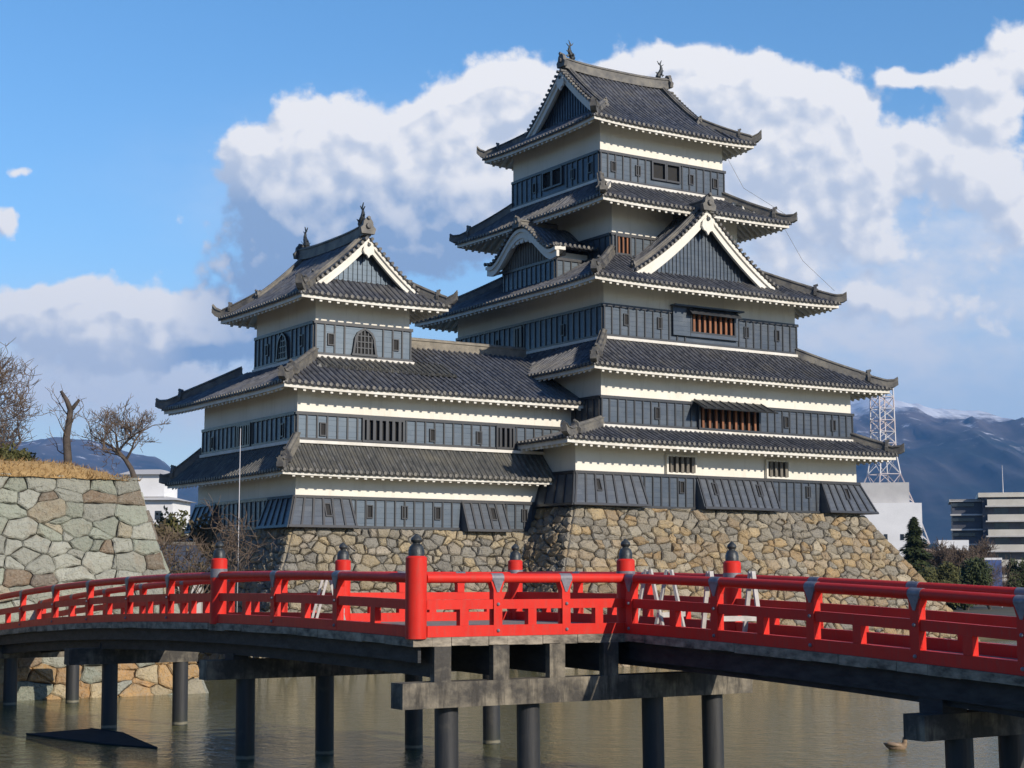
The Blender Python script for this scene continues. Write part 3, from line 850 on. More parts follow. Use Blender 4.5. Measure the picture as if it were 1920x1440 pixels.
def bx(mb, f, a0, a1, y0, y1, z0, z1):
    p, q = f(a0, y0, z0), f(a1, y1, z1)
    mb.box(min(p[0], q[0]), max(p[0], q[0]), min(p[1], q[1]), max(p[1], q[1]), z0, z1)


def loophole(root, rect, s, a, z, w=0.22, h=0.50):
    f = face_pt(rect, s); mb = MB(); y0, y1 = 0.072, 0.142
    for q in ((a - w / 2 - .05, a - w / 2, z - h / 2 - .05, z + h / 2 + .05), (a + w / 2, a + w / 2 + .05, z - h / 2 - .05, z + h / 2 + .05),
              (a - w / 2, a + w / 2, z + h / 2, z + h / 2 + .05), (a - w / 2, a + w / 2, z - h / 2 - .05, z - h / 2)):
        bx(mb, f, q[0], q[1], y0, y1, q[2], q[3])
    o = mb.build('loophole', M['batten'], root)
    d = MB(); bx(d, f, a - w / 2, a + w / 2, y0, y0 + .012, z - h / 2, z + h / 2); d.build('shade_panel', M['dark'], o)  # flat dark panel drawn as the shaded depth of the slit
    return o


def barred(root, rect, s, a0, a1, z0, z1, nb, bar='batten', depth=0.10, back='dark', frame='batten', bw=0.09):
    f = face_pt(rect, s); mb = MB(); t = 0.10
    for q in ((a0 - t, a0, z0 - t, z1 + t), (a1, a1 + t, z0 - t, z1 + t), (a0, a1, z1, z1 + t), (a0, a1, z0 - t, z0)):
        bx(mb, f, q[0], q[1], 0.03, 0.15 + depth * .3, q[2], q[3])
    o = mb.build('barred_window', M[frame], root)
    d = MB(); bx(d, f, a0, a1, 0.004, 0.02, z0, z1); d.build('shade_panel', M[back], o)  # flush backing, its dark colour stands for the unlit interior
    if nb:
        b_ = MB()
        for k in range(nb):
            x = a0 + (a1 - a0) * (k + 0.5) / nb; bx(b_, f, x - bw / 2, x + bw / 2, 0.06, 0.06 + bw, z0, z1)
        b_.build('window_bars', M[bar], o)
    return o


def drop_bay(root, top, bot, z1, z0, nf, nl=0, nr_=0):
    """Stone-drop bay: boarded chute leaning out at its foot. top/bot = (ua, va, ub, vb)."""
    ta, tb = top, bot; mb = MB(); bt = MB()
    T4 = [(ta[0], ta[1], z1), (ta[2], ta[1], z1), (ta[2], ta[3], z1), (ta[0], ta[3], z1)]
    B4 = [(tb[0], tb[1], z0), (tb[2], tb[1], z0), (tb[2], tb[3], z0), (tb[0], tb[3], z0)]
    mb.hexa(B4, T4)
    def strip(p0, p1, q0, q1, n):                # battens between bottom edge p0-p1 and top edge q0-q1
        p0, p1, q0, q1 = map(Vector, (p0, p1, q0, q1)); N = (p1 - p0).cross(q0 - p0).normalized()
        X = (p1 - p0).normalized()
        for k in range(n + 1):
            f = 0.02 + 0.96 * k / n; a = p0.lerp(p1, f); b_ = q0.lerp(q1, f)
            bt.hexa([a - X * .045 + N * .002, a + X * .045 + N * .002, a + X * .045 + N * .06, a - X * .045 + N * .06],
                    [b_ - X * .045 + N * .002, b_ + X * .045 + N * .002, b_ + X * .045 + N * .06, b_ - X * .045 + N * .06])
        for f in (0.03, 0.97):
            a = p0.lerp(q0, f); b_ = p1.lerp(q1, f); U = (q0 - p0).normalized()
            bt.hexa([a - U * .06 + N * .003, a + U * .06 + N * .003, a + U * .06 + N * .068, a - U * .06 + N * .068],
                    [b_ - U * .06 + N * .003, b_ + U * .06 + N * .003, b_ + U * .06 + N * .068, b_ - U * .06 + N * .068])
    strip(B4[0], B4[1], T4[0], T4[1], nf)
    if nl: strip(B4[3], B4[0], T4[3], T4[0], nl)
    if nr_: strip(B4[1], B4[2], T4[1], T4[2], nr_)
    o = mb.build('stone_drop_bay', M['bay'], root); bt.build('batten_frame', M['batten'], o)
    return o


def fish(root, at, d, s):
    """Dolphin-fish ridge finial: head down on the ridge, body arching up, forked tail high."""
    d = Vector(d); at = Vector(at); Z = Vector((0, 0, 1)); mb = MB()
    path = [(.22, .0), (.26, .16), (.16, .36), (.04, .56), (-.02, .78), (.02, .98), (.10, 1.12)]
    mb.tube([at + d * (a * s) + Z * (b_ * s) for a, b_ in path], [k * s for k in (.14, .20, .19, .15, .11, .07, .035)], 8)
    sd = Vector((-d.y, d.x, 0))
    for pts in ([(.06, 1.02), (.34, 1.30), (.20, 1.06)], [(.06, 1.02), (-.06, 1.42), (.14, 1.14)], [(.0, 1.0), (-.26, 1.16), (-.02, .92)],
                [(.30, .28), (.48, .46), (.18, .48)], [(-.02, .5), (-.26, .66), (-.06, .72)], [(-.12, .2), (-.28, .34), (-.02, .42)]):
        mb.prism([at + d * (a * s) + Z * (b_ * s) - sd * (.03 * s) for a, b_ in pts], sd * (.06 * s))
    for e in (-1, 1):
        mb.prism([at + d * (a * s) + Z * (b_ * s) + sd * e * (c_ * s) for a, b_, c_ in ((.2, .2, .15), (.1, .42, .34), (.02, .3, .16))], d * (.05 * s))
    return mb.build('fish_finial', M['bronze'], root)


def gable_front(root, O_, A, N, half, zp, zbase, bw, over, pend=1.0, board='board', drop=0.10, verge_ridge=True, tiles=True, foot=0.98):
    """Bargeboards, boarding, pendant, verge tiles. zp(x) = roof surface height at offset x from the ridge line; O_ on gable plane."""
    O_ = Vector(O_); A = Vector(A); N = Vector(N); Z = Vector((0, 0, 1))
    pt = lambda x, y, z: O_ + A * x + N * y + Z * z
    xs = [half * foot * (k / 16) for k in range(-16, 17)]
    b1 = MB()                                    # boarding
    hi = [(x, zp(abs(x)) - 0.30) for x in xs]
    for (xa, za), (xb, zb_) in zip(hi, hi[1:]):
        if max(za, zb_) > zbase:
            b1.face([b1.add(pt(xa, 0, min(zbase, za))), b1.add(pt(xb, 0, min(zbase, zb_))), b1.add(pt(xb, 0, zb_)), b1.add(pt(xa, 0, za))])
    n = int(half * 2 / 0.24)
    for k in range(1, n):
        x = -half + 2 * half * k / n; zt = zp(abs(x)) - 0.5
        if zt > zbase + .1:
            b1.hexa([pt(x - .04, 0.003, zbase), pt(x + .04, 0.003, zbase), pt(x + .04, 0.05, zbase), pt(x - .04, 0.05, zbase)],
                    [pt(x - .04, 0.003, zt), pt(x + .04, 0.003, zt), pt(x + .04, 0.05, zt), pt(x - .04, 0.05, zt)])
    b1.build('gable_board', M[board], root)
    b2 = MB()
    for lo, w_, y0, y1 in ((drop, bw * 0.36, over - 0.10, over + 0.04), (drop + bw * 0.36 - .01, bw * 0.66, over - 0.22, over - 0.06), (0.06, 0.2, 0.0, over - .1)):
        for xa, xb in zip(xs, xs[1:]):
            s = 1.0
            b2.hexa([pt(xa, y0, zp(abs(xa)) - lo - w_), pt(xb, y0, zp(abs(xb)) - lo - w_), pt(xb, y1, zp(abs(xb)) - lo - w_), pt(xa, y1, zp(abs(xa)) - lo - w_)],
                    [pt(xa, y0, zp(abs(xa)) - lo), pt(xb, y0, zp(abs(xb)) - lo), pt(xb, y1, zp(abs(xb)) - lo), pt(xa, y1, zp(abs(xa)) - lo)])
    b2.build('bargeboard', M['plaster'], root)
    if pend:
        s = pend; z0 = zp(0) - drop - bw * 0.75; g1 = MB()
        out = [(0, .30), (.16, .26), (.30, .10), (.34, -.12), (.24, -.30), (.10, -.36), (0, -.52), (-.10, -.36), (-.24, -.30), (-.34, -.12), (-.30, .10), (-.16, .26)]
        g1.prism([pt(a * s, over - .04, z0 - .2 * s + b_ * s) for a, b_ in out], N * 0.12)
        g1.build('gable_pendant', M['plaster'], root)
        g2 = MB(); c = pt(0, over + .085, z0 + .02 * s); g2.tube([c, c + N * 0.07], [.10 * s, .09 * s], 8); g2.build('boss', M['bronze'], root)
    if tiles:
        c = MB(); x = 0.15; 
        while x < half * 0.99:
            for e in (-1, 1):
                p = pt(e * x, over - .22, zp(x) + .02); q = pt(e * x, over + .16, zp(x) + .02)
                c.tube([p, q], 0.085, 7)
            dz = (zp(x) - zp(x + .1)) / .1; x += 0.30 / sqrt(1 + dz * dz)
        c.build('verge_tile', M['ridge'], root)
    if verge_ridge:
        for e in (-1, 1):
            mb = MB(); path = [pt(e * half * k / 14, over - .52, zp(half * k / 14) + .05) for k in range(0, 15)]
            mb.sweep(ridge_prof(.24, .26), path[:-1]); h = mb.build('verge_ridge', M['ridge'], root)
            oni('ridge_end_tile', path[-2] + Vector((0, 0, .06)), path[-2] - path[-3], 0.62, root)


def irimoya(root, outer, wall, axis, z0, zr, xg, lift, over=0.55, bw=0.5, ridge_h=0.72, c=0.30, tile='tile', gables=(True, True), pend=0.9, zgb=None, fishes=(0.3, 0.3), ridge_mat='ridge'):
    """Hip-and-gable roof; axis 'u' or 'v' is the ridge direction. z0 eave, zr tile surface at the ridge, xg eave-to-gable run."""
    u0, v0, u1, v1 = outer
    if axis == 'u':
        fr = lambda r, q, z: (u0 + r, v0 + q, z); LR, LC = u1 - u0, v1 - v0; Rd, Cd = Vector((1, 0, 0)), Vector((0, 1, 0))
        ov = (wall[1] - v0, v1 - wall[3], wall[0] - u0, u1 - wall[2])
    else:
        fr = lambda r, q, z: (u0 + q, v0 + r, z); LR, LC = v1 - v0, u1 - u0; Rd, Cd = Vector((0, 1, 0)), Vector((1, 0, 0))
        ov = (wall[0] - u0, u1 - wall[2], wall[1] - v0, v1 - wall[3])
    run = LC / 2; zf = prof_curve(z0, zr, c); ze = lambda t: zf(t * xg / run)
    mb = MB(); cap = MB(); ev = MB(); ld = 4.0; vg = xg - over
    roof_face(mb, cap, fr, (0, 0, 0), (1, 0, 0), (0, 1, 0), LR, run, zf, 1.0, 1.0, lift, ld, verge=vg, n=14)
    roof_face(mb, cap, fr, (0, LC, 0), (1, 0, 0), (0, -1, 0), LR, run, zf, 1.0, 1.0, lift, ld, verge=vg, n=14)
    roof_face(mb, cap, fr, (0, 0, 0), (0, 1, 0), (1, 0, 0), LC, xg, ze, 1.0, 1.0, lift, ld)
    roof_face(mb, cap, fr, (LR, 0, 0), (0, 1, 0), (-1, 0, 0), LC, xg, ze, 1.0, 1.0, lift, ld)
    eave_side(ev, fr, (0, 0, 0), (1, 0, 0), (0, 1, 0), LR, run, zf, 1, 1, ov[0], lift, ld)
    eave_side(ev, fr, (0, LC, 0), (1, 0, 0), (0, -1, 0), LR, run, zf, 1, 1, ov[1], lift, ld)
    eave_side(ev, fr, (0, 0, 0), (0, 1, 0), (1, 0, 0), LC, xg, ze, 1, 1, ov[2], lift, ld)
    eave_side(ev, fr, (LR, 0, 0), (0, 1, 0), (-1, 0, 0), LC, xg, ze, 1, 1, ov[3], lift, ld)
    rf = mb.build('roof', M[tile], root); ev.build('eave', M['eave'], rf); cap.build('eave_tile', M['ridge'], rf)
    for (r, q, sr, sq) in ((0, 0, 1, 1), (LR, 0, -1, 1), (LR, LC, -1, -1), (0, LC, 1, -1)):
        path = [Vector(fr(r + sr * d, q + sq * d, zf(d / run) + lift * (1 - d / run) * max(0, 1 - d / 2.2) ** 1.2 + .06)) for d in [xg * k / 10 for k in range(11)]]
        mbh = MB(); e = (path[0] - path[1]).normalized(); e.z = 0
        p2 = [path[0] + e * .30 + Vector((0, 0, .36)), path[0] + e * .10 + Vector((0, 0, .17)), path[0] - e * .22 + Vector((0, 0, .04))] + path[1:]
        mbh.sweep(ridge_prof(.24, .32), p2); h = mbh.build('hip_ridge', M['ridge'], rf)
        oni('ridge_end_tile', path[3] + Vector((0, 0, .12)), path[3] - path[4], 0.6, rf)
    zp = lambda x: zf((run - abs(x)) / run)
    for k, (r, sg) in enumerate(((xg, -1), (LR - xg, 1))):
        gr_ = root
        Og = Vector(fr(r, run, 0))
        gable_front(rf, Og, Cd, Rd * sg, run - xg + 0.35, zp, (zgb or zf(xg / run) + 0.02), bw, over, pend, foot=1.0)
    # main ridge
    n = 16; L0, L1 = xg - over + .12, LR - xg + over - .12
    path = [Vector(fr(L0 + (L1 - L0) * k / n, run, zr + 0.02 + 0.17 * abs(2 * k / n - 1) ** 3)) for k in range(n + 1)]
    mr = MB(); mr.sweep(ridge_prof(.36, ridge_h), path); mo = mr.build('main_ridge', M[ridge_mat], rf)
    for p, dd in ((path[0], -Rd), (path[-1], Rd)):
        oni('ridge_end_tile', p + Vector((0, 0, .10)) + dd * .02, dd, 1.0, rf)
    for p, dd, off in ((path[1], Rd, fishes[0]), (path[-2], -Rd, fishes[1])):
        fish(rf, p + dd * off * 0 + Vector((0, 0, ridge_h * 0.9)), dd, 0.80)
    return rf


# ------------------------------------------------------------------ the castle tower
keep = thing('castle_keep', 'tall black and white castle tower with five stacked tiled roofs on the high stone base', 'castle', KEEP_O, ROT)
K1 = (0.0, 0.0, 17.95, 18.0); K2 = (1.78, 0.4, 18.05, 17.6); K3 = (3.13, 2.0, 15.7, 16.0); K4 = (5.13, 4.0, 13.5, 14.3); K5 = (5.15, 5.0, 13.4, 13.35)
plaster_walls(keep, K1, 7.02, 10.5)
boards(keep, K1, 7.10, 8.72, band=False)
plaster_walls(keep, K2, 10.4, 14.2)
boards(keep, K2, 11.05, 12.38, 'FLR', holes=(('F', 7.55, 11.55, 11.10, 12.30),))
plaster_walls(keep, K3, 14.0, 19.0)
boards(keep, K3, 15.58, 17.16, 'FLR', holes=(('F', 8.40, 11.40, 16.15, 17.14), ('L', 9.2, 9.8, 15.68, 16.98)))
plaster_walls(keep, K4, 18.0, 23.6)
boards(keep, K4, 19.9, 21.30, 'FLR', holes=(('F', 5.25, 6.25, 20.22, 21.22),))
plaster_walls(keep, K5, 23.0, 27.75)
boards(keep, K5, 24.36, 25.86, 'FLR', 0.48, holes=(('F', 8.40, 10.32, 24.78, 25.76), ('L', 8.3, 10.2, 24.78, 25.76)))
skirt(keep, (-1.55, -1.55, 19.5, 19.2), K2, K1, 10.12, 10.98, 0.06, 0.15)
skirt(keep, (0.45, -0.90, 19.85, 18.9), K3, K2, 13.68, 15.50, 0.08, 0.20)
skirt(keep, (1.25, 0.12, 17.3, 17.9), K4, K3, 18.14, 20.25, 0.10, 0.18)
skirt(keep, (3.09, 1.96, 15.6, 16.3), K5, K4, 22.62, 24.30, 0.08, 0.22)
irimoya(keep, (3.76, 3.60, 14.65, 14.45), K5, 'u', 27.18, 31.38, 2.2, 0.14, over=0.50, bw=0.52, zgb=None, pend=1.0, ridge_h=.52, ridge_mat='ridge')
# stone-drop bays and lower windows
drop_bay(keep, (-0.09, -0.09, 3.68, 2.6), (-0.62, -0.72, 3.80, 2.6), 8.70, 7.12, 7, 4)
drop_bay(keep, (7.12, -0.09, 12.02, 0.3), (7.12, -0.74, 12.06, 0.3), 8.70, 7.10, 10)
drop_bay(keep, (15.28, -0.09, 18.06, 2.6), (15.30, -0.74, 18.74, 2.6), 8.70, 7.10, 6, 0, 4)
for a in (6.2, 14.44): loophole(keep, K1, 'F', a, 8.15)
def bay_hole(root, a, z, zt, zb_, v_top, v_bot, w=0.22, h=0.50):
    f = (zt - z) / (zt - zb_); y = v_top + (v_bot - v_top) * f; k = (v_bot - v_top) / (zt - zb_); mb = MB(); d = MB()
    P = lambda x, dz, o: (x, y - k * dz - o, z + dz)
    for x0, x1, a0, a1 in ((a - w / 2 - .05, a - w / 2, -h / 2, h / 2), (a + w / 2, a + w / 2 + .05, -h / 2, h / 2), (a - w / 2 - .05, a + w / 2 + .05, h / 2, h / 2 + .05), (a - w / 2 - .05, a + w / 2 + .05, -h / 2 - .05, -h / 2)):
        mb.hexa([P(x0, a0, .07), P(x1, a0, .07), P(x1, a0, 0), P(x0, a0, 0)], [P(x0, a1, .07), P(x1, a1, .07), P(x1, a1, 0), P(x0, a1, 0)])
    d.hexa([P(a - w / 2, -h / 2, .012), P(a + w / 2, -h / 2, .012), P(a + w / 2, -h / 2, 0), P(a - w / 2, -h / 2, 0)], [P(a - w / 2, h / 2, .012), P(a + w / 2, h / 2, .012), P(a + w / 2, h / 2, 0), P(a - w / 2, h / 2, 0)])
    o = mb.build('loophole', M['batten'], root); d.build('shade_panel', M['dark'], o)  # thin dark face painted as the shade within the slit
for a in (1.05, 8.1, 10.95, 16.9): bay_hole(keep, a, 8.12, 8.70, 7.11, -0.09, -0.73)
for a0, a1 in ((5.35, 7.0), (11.7, 13.05)): barred(keep, K1, 'F', a0, a1, 8.86, 9.62, 5 if a0 < 6 else 4, 'greywood', back='dark', frame='plaster', bw=0.17)
for a in (5.07, 13.4, 16.68): loophole(keep, K2, 'F', a, 11.72)
barred(keep, K2, 'F', 7.65, 11.45, 11.15, 12.28, 9, 'oldwood', 0.3, 'dark', 'batten', 0.13)
f2 = face_pt(K2, 'F'); aw = MB()                 # propped shutter above the second storey window
aw.hexa([f2(7.1, 1.15, 11.98), f2(11.9, 1.15, 11.98), f2(11.9, 1.18, 12.03), f2(7.1, 1.18, 12.03)], [f2(7.3, .10, 12.48), f2(11.7, .10, 12.48), f2(11.7, .12, 12.54), f2(7.3, .12, 12.54)])
for k in range(9):
    x = 7.35 + k * 0.54; aw.hexa([f2(x - .03, 1.14, 12.03), f2(x + .03, 1.14, 12.03), f2(x + .03, 1.15, 12.08), f2(x - .03, 1.15, 12.08)], [f2(x - .03, .13, 12.53), f2(x + .03, .13, 12.53), f2(x + .03, .14, 12.58), f2(x - .03, .14, 12.58)])
aw.build('propped_shutter', M['batten'], keep)
for a in (4.43, 6.53, 12.21, 14.33): loophole(keep, K3, 'F', a, 16.48)
for a in (5.42, 11.6): loophole(keep, K3, 'L', a, 16.3)
barred(keep, K3, 'L', 9.25, 9.75, 15.75, 16.9, 2)
f3 = face_pt(K3, 'F'); bxm = MB()                # boxed timber window on the third storey
for q in ((7.30, 8.40, 15.95, 17.42), (11.40, 11.55, 15.95, 17.42)): bx(bxm, f3, q[0], q[1], 0.10, 0.22, q[2], q[3])
bx(bxm, f3, 7.2, 11.75, 0.10, 0.52, 17.42, 17.50); bx(bxm, f3, 8.40, 11.40, 0.10, 0.24, 15.95, 16.12)
bxm.hexa([f3(8.2, .60, 17.06), f3(11.5, .60, 17.06), f3(11.5, .62, 17.10), f3(8.2, .62, 17.10)], [f3(8.2, .24, 17.34), f3(11.5, .24, 17.34), f3(11.5, .26, 17.38), f3(8.2, .26, 17.38)])
bxm.build('window_hood', M['board'], keep)
barred(keep, K3, 'F', 8.50, 11.30, 16.22, 17.22, 8, 'oldwood', 0.3, 'dark', 'batten', 0.13)
barred(keep, K4, 'F', 5.35, 6.15, 20.30, 21.15, 3, 'oldwood', 0.1, 'dark')
for a in (5.94, 7.53, 11.1, 12.77): loophole(keep, K5, 'F', a, 25.1, 0.24, 0.46)
for a0, a1 in ((8.5, 9.28), (9.46, 10.24)): barred(keep, K5, 'F', a0, a1, 24.85, 25.68, 0)
for a0, a1 in ((8.4, 9.18), (9.36, 10.1)): barred(keep, K5, 'L', a0, a1, 24.85, 25.68, 0)
for a in (5.75, 7.4, 11.0): loophole(keep, K5, 'L', a, 25.1, 0.24, 0.46)
# big triangular gable on the third roof
gz = lambda x: 18.86 + 3.75 * (lambda t: 0.72 * t + 0.28 * t * t)(max(0, 1 - abs(x) / 4.75))
gm = MB(); gcap = MB(); GU = 9.32
for sgn in (-1, 1):
    fr_ = lambda r, q, z, sgn=sgn: (GU + sgn * (4.75 - q), 1.42 + r, z)
    roof_face(gm, gcap, fr_, (0, 0, 0), (1, 0, 0), (0, 1, 0), 4.2, 4.75, lambda t: gz(4.75 * (1 - t)), 0, 0, n=12)
grf = gm.build('gable_roof', M['tile'], keep)
gable_front(grf, (GU, 2.02, 0), (1, 0, 0), (0, -1, 0), 4.70, gz, 19.02, 0.62, 0.56, 1.15, foot=0.99)
rm = MB(); rm.sweep(ridge_prof(.32, .50), [Vector((GU, 1.35 + k * .5, gz(0) + .02)) for k in range(8)]); ro = rm.build('main_ridge', M['ridge'], grf)
oni('ridge_end_tile', (GU, 1.36, gz(0) + .05), (0, -1, 0), 1.1, grf)
# curved bell gable dormer on the left face
KV, KU = 8.5, 3.05
dm = MB(); dm.box(KU + .02, 5.3, KV - 2.45, KV + 2.45, 18.2, 20.48); dorm = dm.build('dormer', M['plaster'], keep)
boards(keep, (KU + .02, KV - 2.45, 5.3, KV + 2.45), 18.9, 20.12, 'LF', 0.45, band=False)
def bell(x):
    x = min(abs(x) / 3.35, 1.0)
    return 20.42 + 1.62 * (0.5 + 0.5 * cos(pi * min(1, x * 1.12))) ** 0.92 + 0.12 * max(0, x - 0.8) / 0.2
bm_ = MB(); bcap = MB()
for sgn in (-1, 1):
    fr_ = lambda r, q, z, sgn=sgn: (KU - 0.75 + r, KV + sgn * (3.35 - q), z)
    roof_face(bm_, bcap, fr_, (0, 0, 0), (1, 0, 0), (0, 1, 0), 2.9, 3.35, lambda t: bell(3.35 * (1 - t)) + .12, 0, 0, n=16)
brf = bm_.build('bell_roof', M['tile'], dorm); bcap.build('eave_tile', M['ridge'], brf)
gable_front(dorm, (KU, KV, 0), (0, 1, 0), (-1, 0, 0), 3.35, lambda x: bell(x) + .12, 20.12, 0.50, 0.62, 0.0, board='greywood', verge_ridge=False, foot=1.0, drop=.12)
pm = MB()
for a, h in ((-.9, .30), (-.45, .52), (0, .66), (.45, .52), (.9, .30)):
    pm.prism([(KU - .5, KV + a - .28, bell(a) - .42), (KU - .5, KV + a + .28, bell(a) - .42), (KU - .5, KV + a + .12, bell(a) - .42 - h * .5), (KU - .5, KV + a - .12, bell(a) - .42 - h * .5)], (.08, 0, 0))
pm.build('gable_pendant', M['plaster'], dorm)
rm = MB(); rm.sweep(ridge_prof(.28, .32), [Vector((KU - .78 + k * .5, KV, bell(0) + .16)) for k in range(6)]); ro = rm.build('main_ridge', M['ridge'], dorm)
oni('ridge_end_tile', (KU - .78, KV, bell(0) + .16), (-1, 0, 0), 0.8, dorm)
# lightning conductor wire on the right of the tower
wm = MB(); wm.tube([(13.5, 4.9, 26.9), (14.2, 4.2, 24.9), (15.5, 2.1, 23.1)], 0.010, 5); wm.tube([(15.3, 2.2, 22.4), (15.9, 1.5, 20.6), (17.0, 0.3, 18.9)], 0.010, 5)
wm.build('conductor_wire', M['wire'], keep)

# ------------------------------------------------------------------ the smaller turret with its linking wing
tur = thing('castle_turret', 'smaller black and white castle turret with arched window and long tiled wing', 'castle turret', KEEP_O, ROT)
S1 = (-13.0, 2.6, 0.2, 13.8); S2 = (-12.88, 2.8, 2.4, 13.5); S3 = (-11.1, 4.8, -6.2, 11.4)
plaster_walls(tur, S1, 5.88, 8.9)
boards(tur, S1, 5.98, 7.33, 'FL', holes=(), band=False)
plaster_walls(tur, S2, 8.6, 12.4)
boards(tur, S2, 9.80, 11.0, 'FL', holes=(('F', -9.75, -7.6, 9.85, 10.9), ('F', -2.65, -1.7, 9.85, 10.9), ('L', 7.5, 9.1, 9.85, 10.9)))
plaster_walls(tur, S3, 12.9, 17.3)
boards(tur, S3, 13.92, 15.45, 'FLR', 0.48, holes=(('F', -9.12, -8.16), ('L', 7.6, 8.5)))
# lower skirt: front and left only
def open_skirt(root, outer, a0, b0, w0, x0, z0, z1, zl, lift, c, tile, uend, frun=None):
    (u0, v0, u1, v1) = outer; mb = MB(); cap = MB(); ev = MB(); fr = lambda x, y, z: (x, y, z)
    rF, rL = b0 - v0, a0 - u0; zf = prof_curve(z0, z1, c); zfl = prof_curve(z0, zl, c); ld = 4.5
    roof_face(mb, cap, fr, (u0, v0, 0), (1, 0, 0), (0, 1, 0), u1 - u0, rF, zf, rL / rF, 0, lift, ld)
    roof_face(mb, cap, fr, (u0, v1, 0), (0, -1, 0), (1, 0, 0), v1 - v0, rL, zfl, 1.0, rF / rL, lift, ld)
    eave_side(ev, fr, (u0, v0, 0), (1, 0, 0), (0, 1, 0), u1 - u0, rF, zf, rL / rF, 0, x0 - v0, lift, ld)
    eave_side(ev, fr, (u0, v1, 0), (0, -1, 0), (1, 0, 0), v1 - v0, rL, zfl, 1.0, rF / rL, w0 - u0, lift, ld)
    rf = mb.build('roof', M[tile], root); ev.build('eave', M['eave'], rf); cap.build('eave_tile', M['ridge'], rf)
    for (x, y, xa, ya) in ((u0, v0, a0, b0), (u0, v1, a0, v1 - rL)):
        path = [Vector((x + (xa - x) * t, y + (ya - y) * t, zf(t) + lift * (1 - t) + .06)) for t in [q / 12 for q in range(13)]]
        hip(rf, path)
    return rf
open_skirt(tur, (-14.2, 1.45, 0.9, 15.2), -12.88, 2.8, -13.0, 2.6, 8.36, 9.72, 9.72, 0.04, 0.10, 'tile_old', 0)
r2 = open_skirt(tur, (-14.1, 1.66, -6.25, 16.2), -11.1, 4.8, -12.88, 2.8, 12.14, 13.82, 13.82, 0.08, 0.06, 'tile', 0)
wmb = MB(); wcap = MB(); wev = MB()
zw = lambda t: 12.14 + (15.10 - 12.14) * t
idf = lambda x, y, z: (x, y, z)
roof_face(wmb, wcap, idf, (-6.25, 1.66, 0), (1, 0, 0), (0, 1, 0), 9.3, 5.9, zw, 0, 0, n=14)
roof_face(wmb, wcap, idf, (-6.25, 13.6, 0), (1, 0, 0), (0, -1, 0), 9.3, 6.04, zw, 0, 0, n=8)
eave_side(wev, idf, (-6.25, 1.66, 0), (1, 0, 0), (0, 1, 0), 8.0, 5.9, zw, 0, 0, 1.15, 0, 4)
wrf = wmb.build('wing_roof', M['tile'], tur); wev.build('eave', M['eave'], wrf); wcap.build('eave_tile', M['ridge'], wrf)
rm = MB(); rm.sweep(ridge_prof(.34, .46), [Vector((-6.3 + k * .7, 7.56, 15.08)) for k in range(13)]); rm.build('main_ridge', M['ridge_pale'], wrf)
# second layer of older tiles below the turret wall
lm = MB(); lc = MB(); roof_face(lm, lc, idf, (-11.6, 3.55, 0), (1, 0, 0), (0, 1, 0), 7.3, 1.32, lambda t: 12.14 + 1.02 + .10 + (13.82 - 13.16) * t, 0.55, 0, n=5)
lo_ = lm.build('patched_tiles', M['tile_old'], r2); 
irimoya(tur, (-12.55, 3.35, -4.75, 12.85), S3, 'v', 16.46, 19.62, 1.55, 0.06, over=0.50, bw=0.44, ridge_h=0.50, pend=0.85)
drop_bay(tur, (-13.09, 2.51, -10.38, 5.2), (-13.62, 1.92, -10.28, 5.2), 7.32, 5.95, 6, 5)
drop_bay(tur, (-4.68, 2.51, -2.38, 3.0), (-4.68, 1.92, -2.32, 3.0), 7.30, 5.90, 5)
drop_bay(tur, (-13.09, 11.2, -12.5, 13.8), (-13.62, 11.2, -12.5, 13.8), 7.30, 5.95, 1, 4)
for a in (-9.42, -7.65, -5.93, -1.2): loophole(tur, S1, 'F', a, 6.72)
for a in (-11.6, -3.1): bay_hole(tur, a, 6.75, 7.31, 5.92, 2.51, 1.92)
for a in (-11.68, -6.11, -3.6): loophole(tur, S2, 'F', a, 10.3)
for a in (4.1, 12.1): loophole(tur, S2, 'L', a, 10.3)
barred(tur, S2, 'F', -9.65, -7.7, 9.92, 10.82, 6, 'batten', bw=0.14)
barred(tur, S2, 'F', -2.58, -1.76, 9.92, 10.82, 3, 'batten', bw=0.12)
barred(tur, S2, 'L', 7.6, 9.0, 9.92, 10.82, 5, 'batten', bw=0.12)
for a in (-10.36, -6.98): loophole(tur, S3, 'F', a, 14.66, 0.24, 0.46)
for a in (6.06, 9.9): loophole(tur, S3, 'L', a, 14.7, 0.24, 0.46)
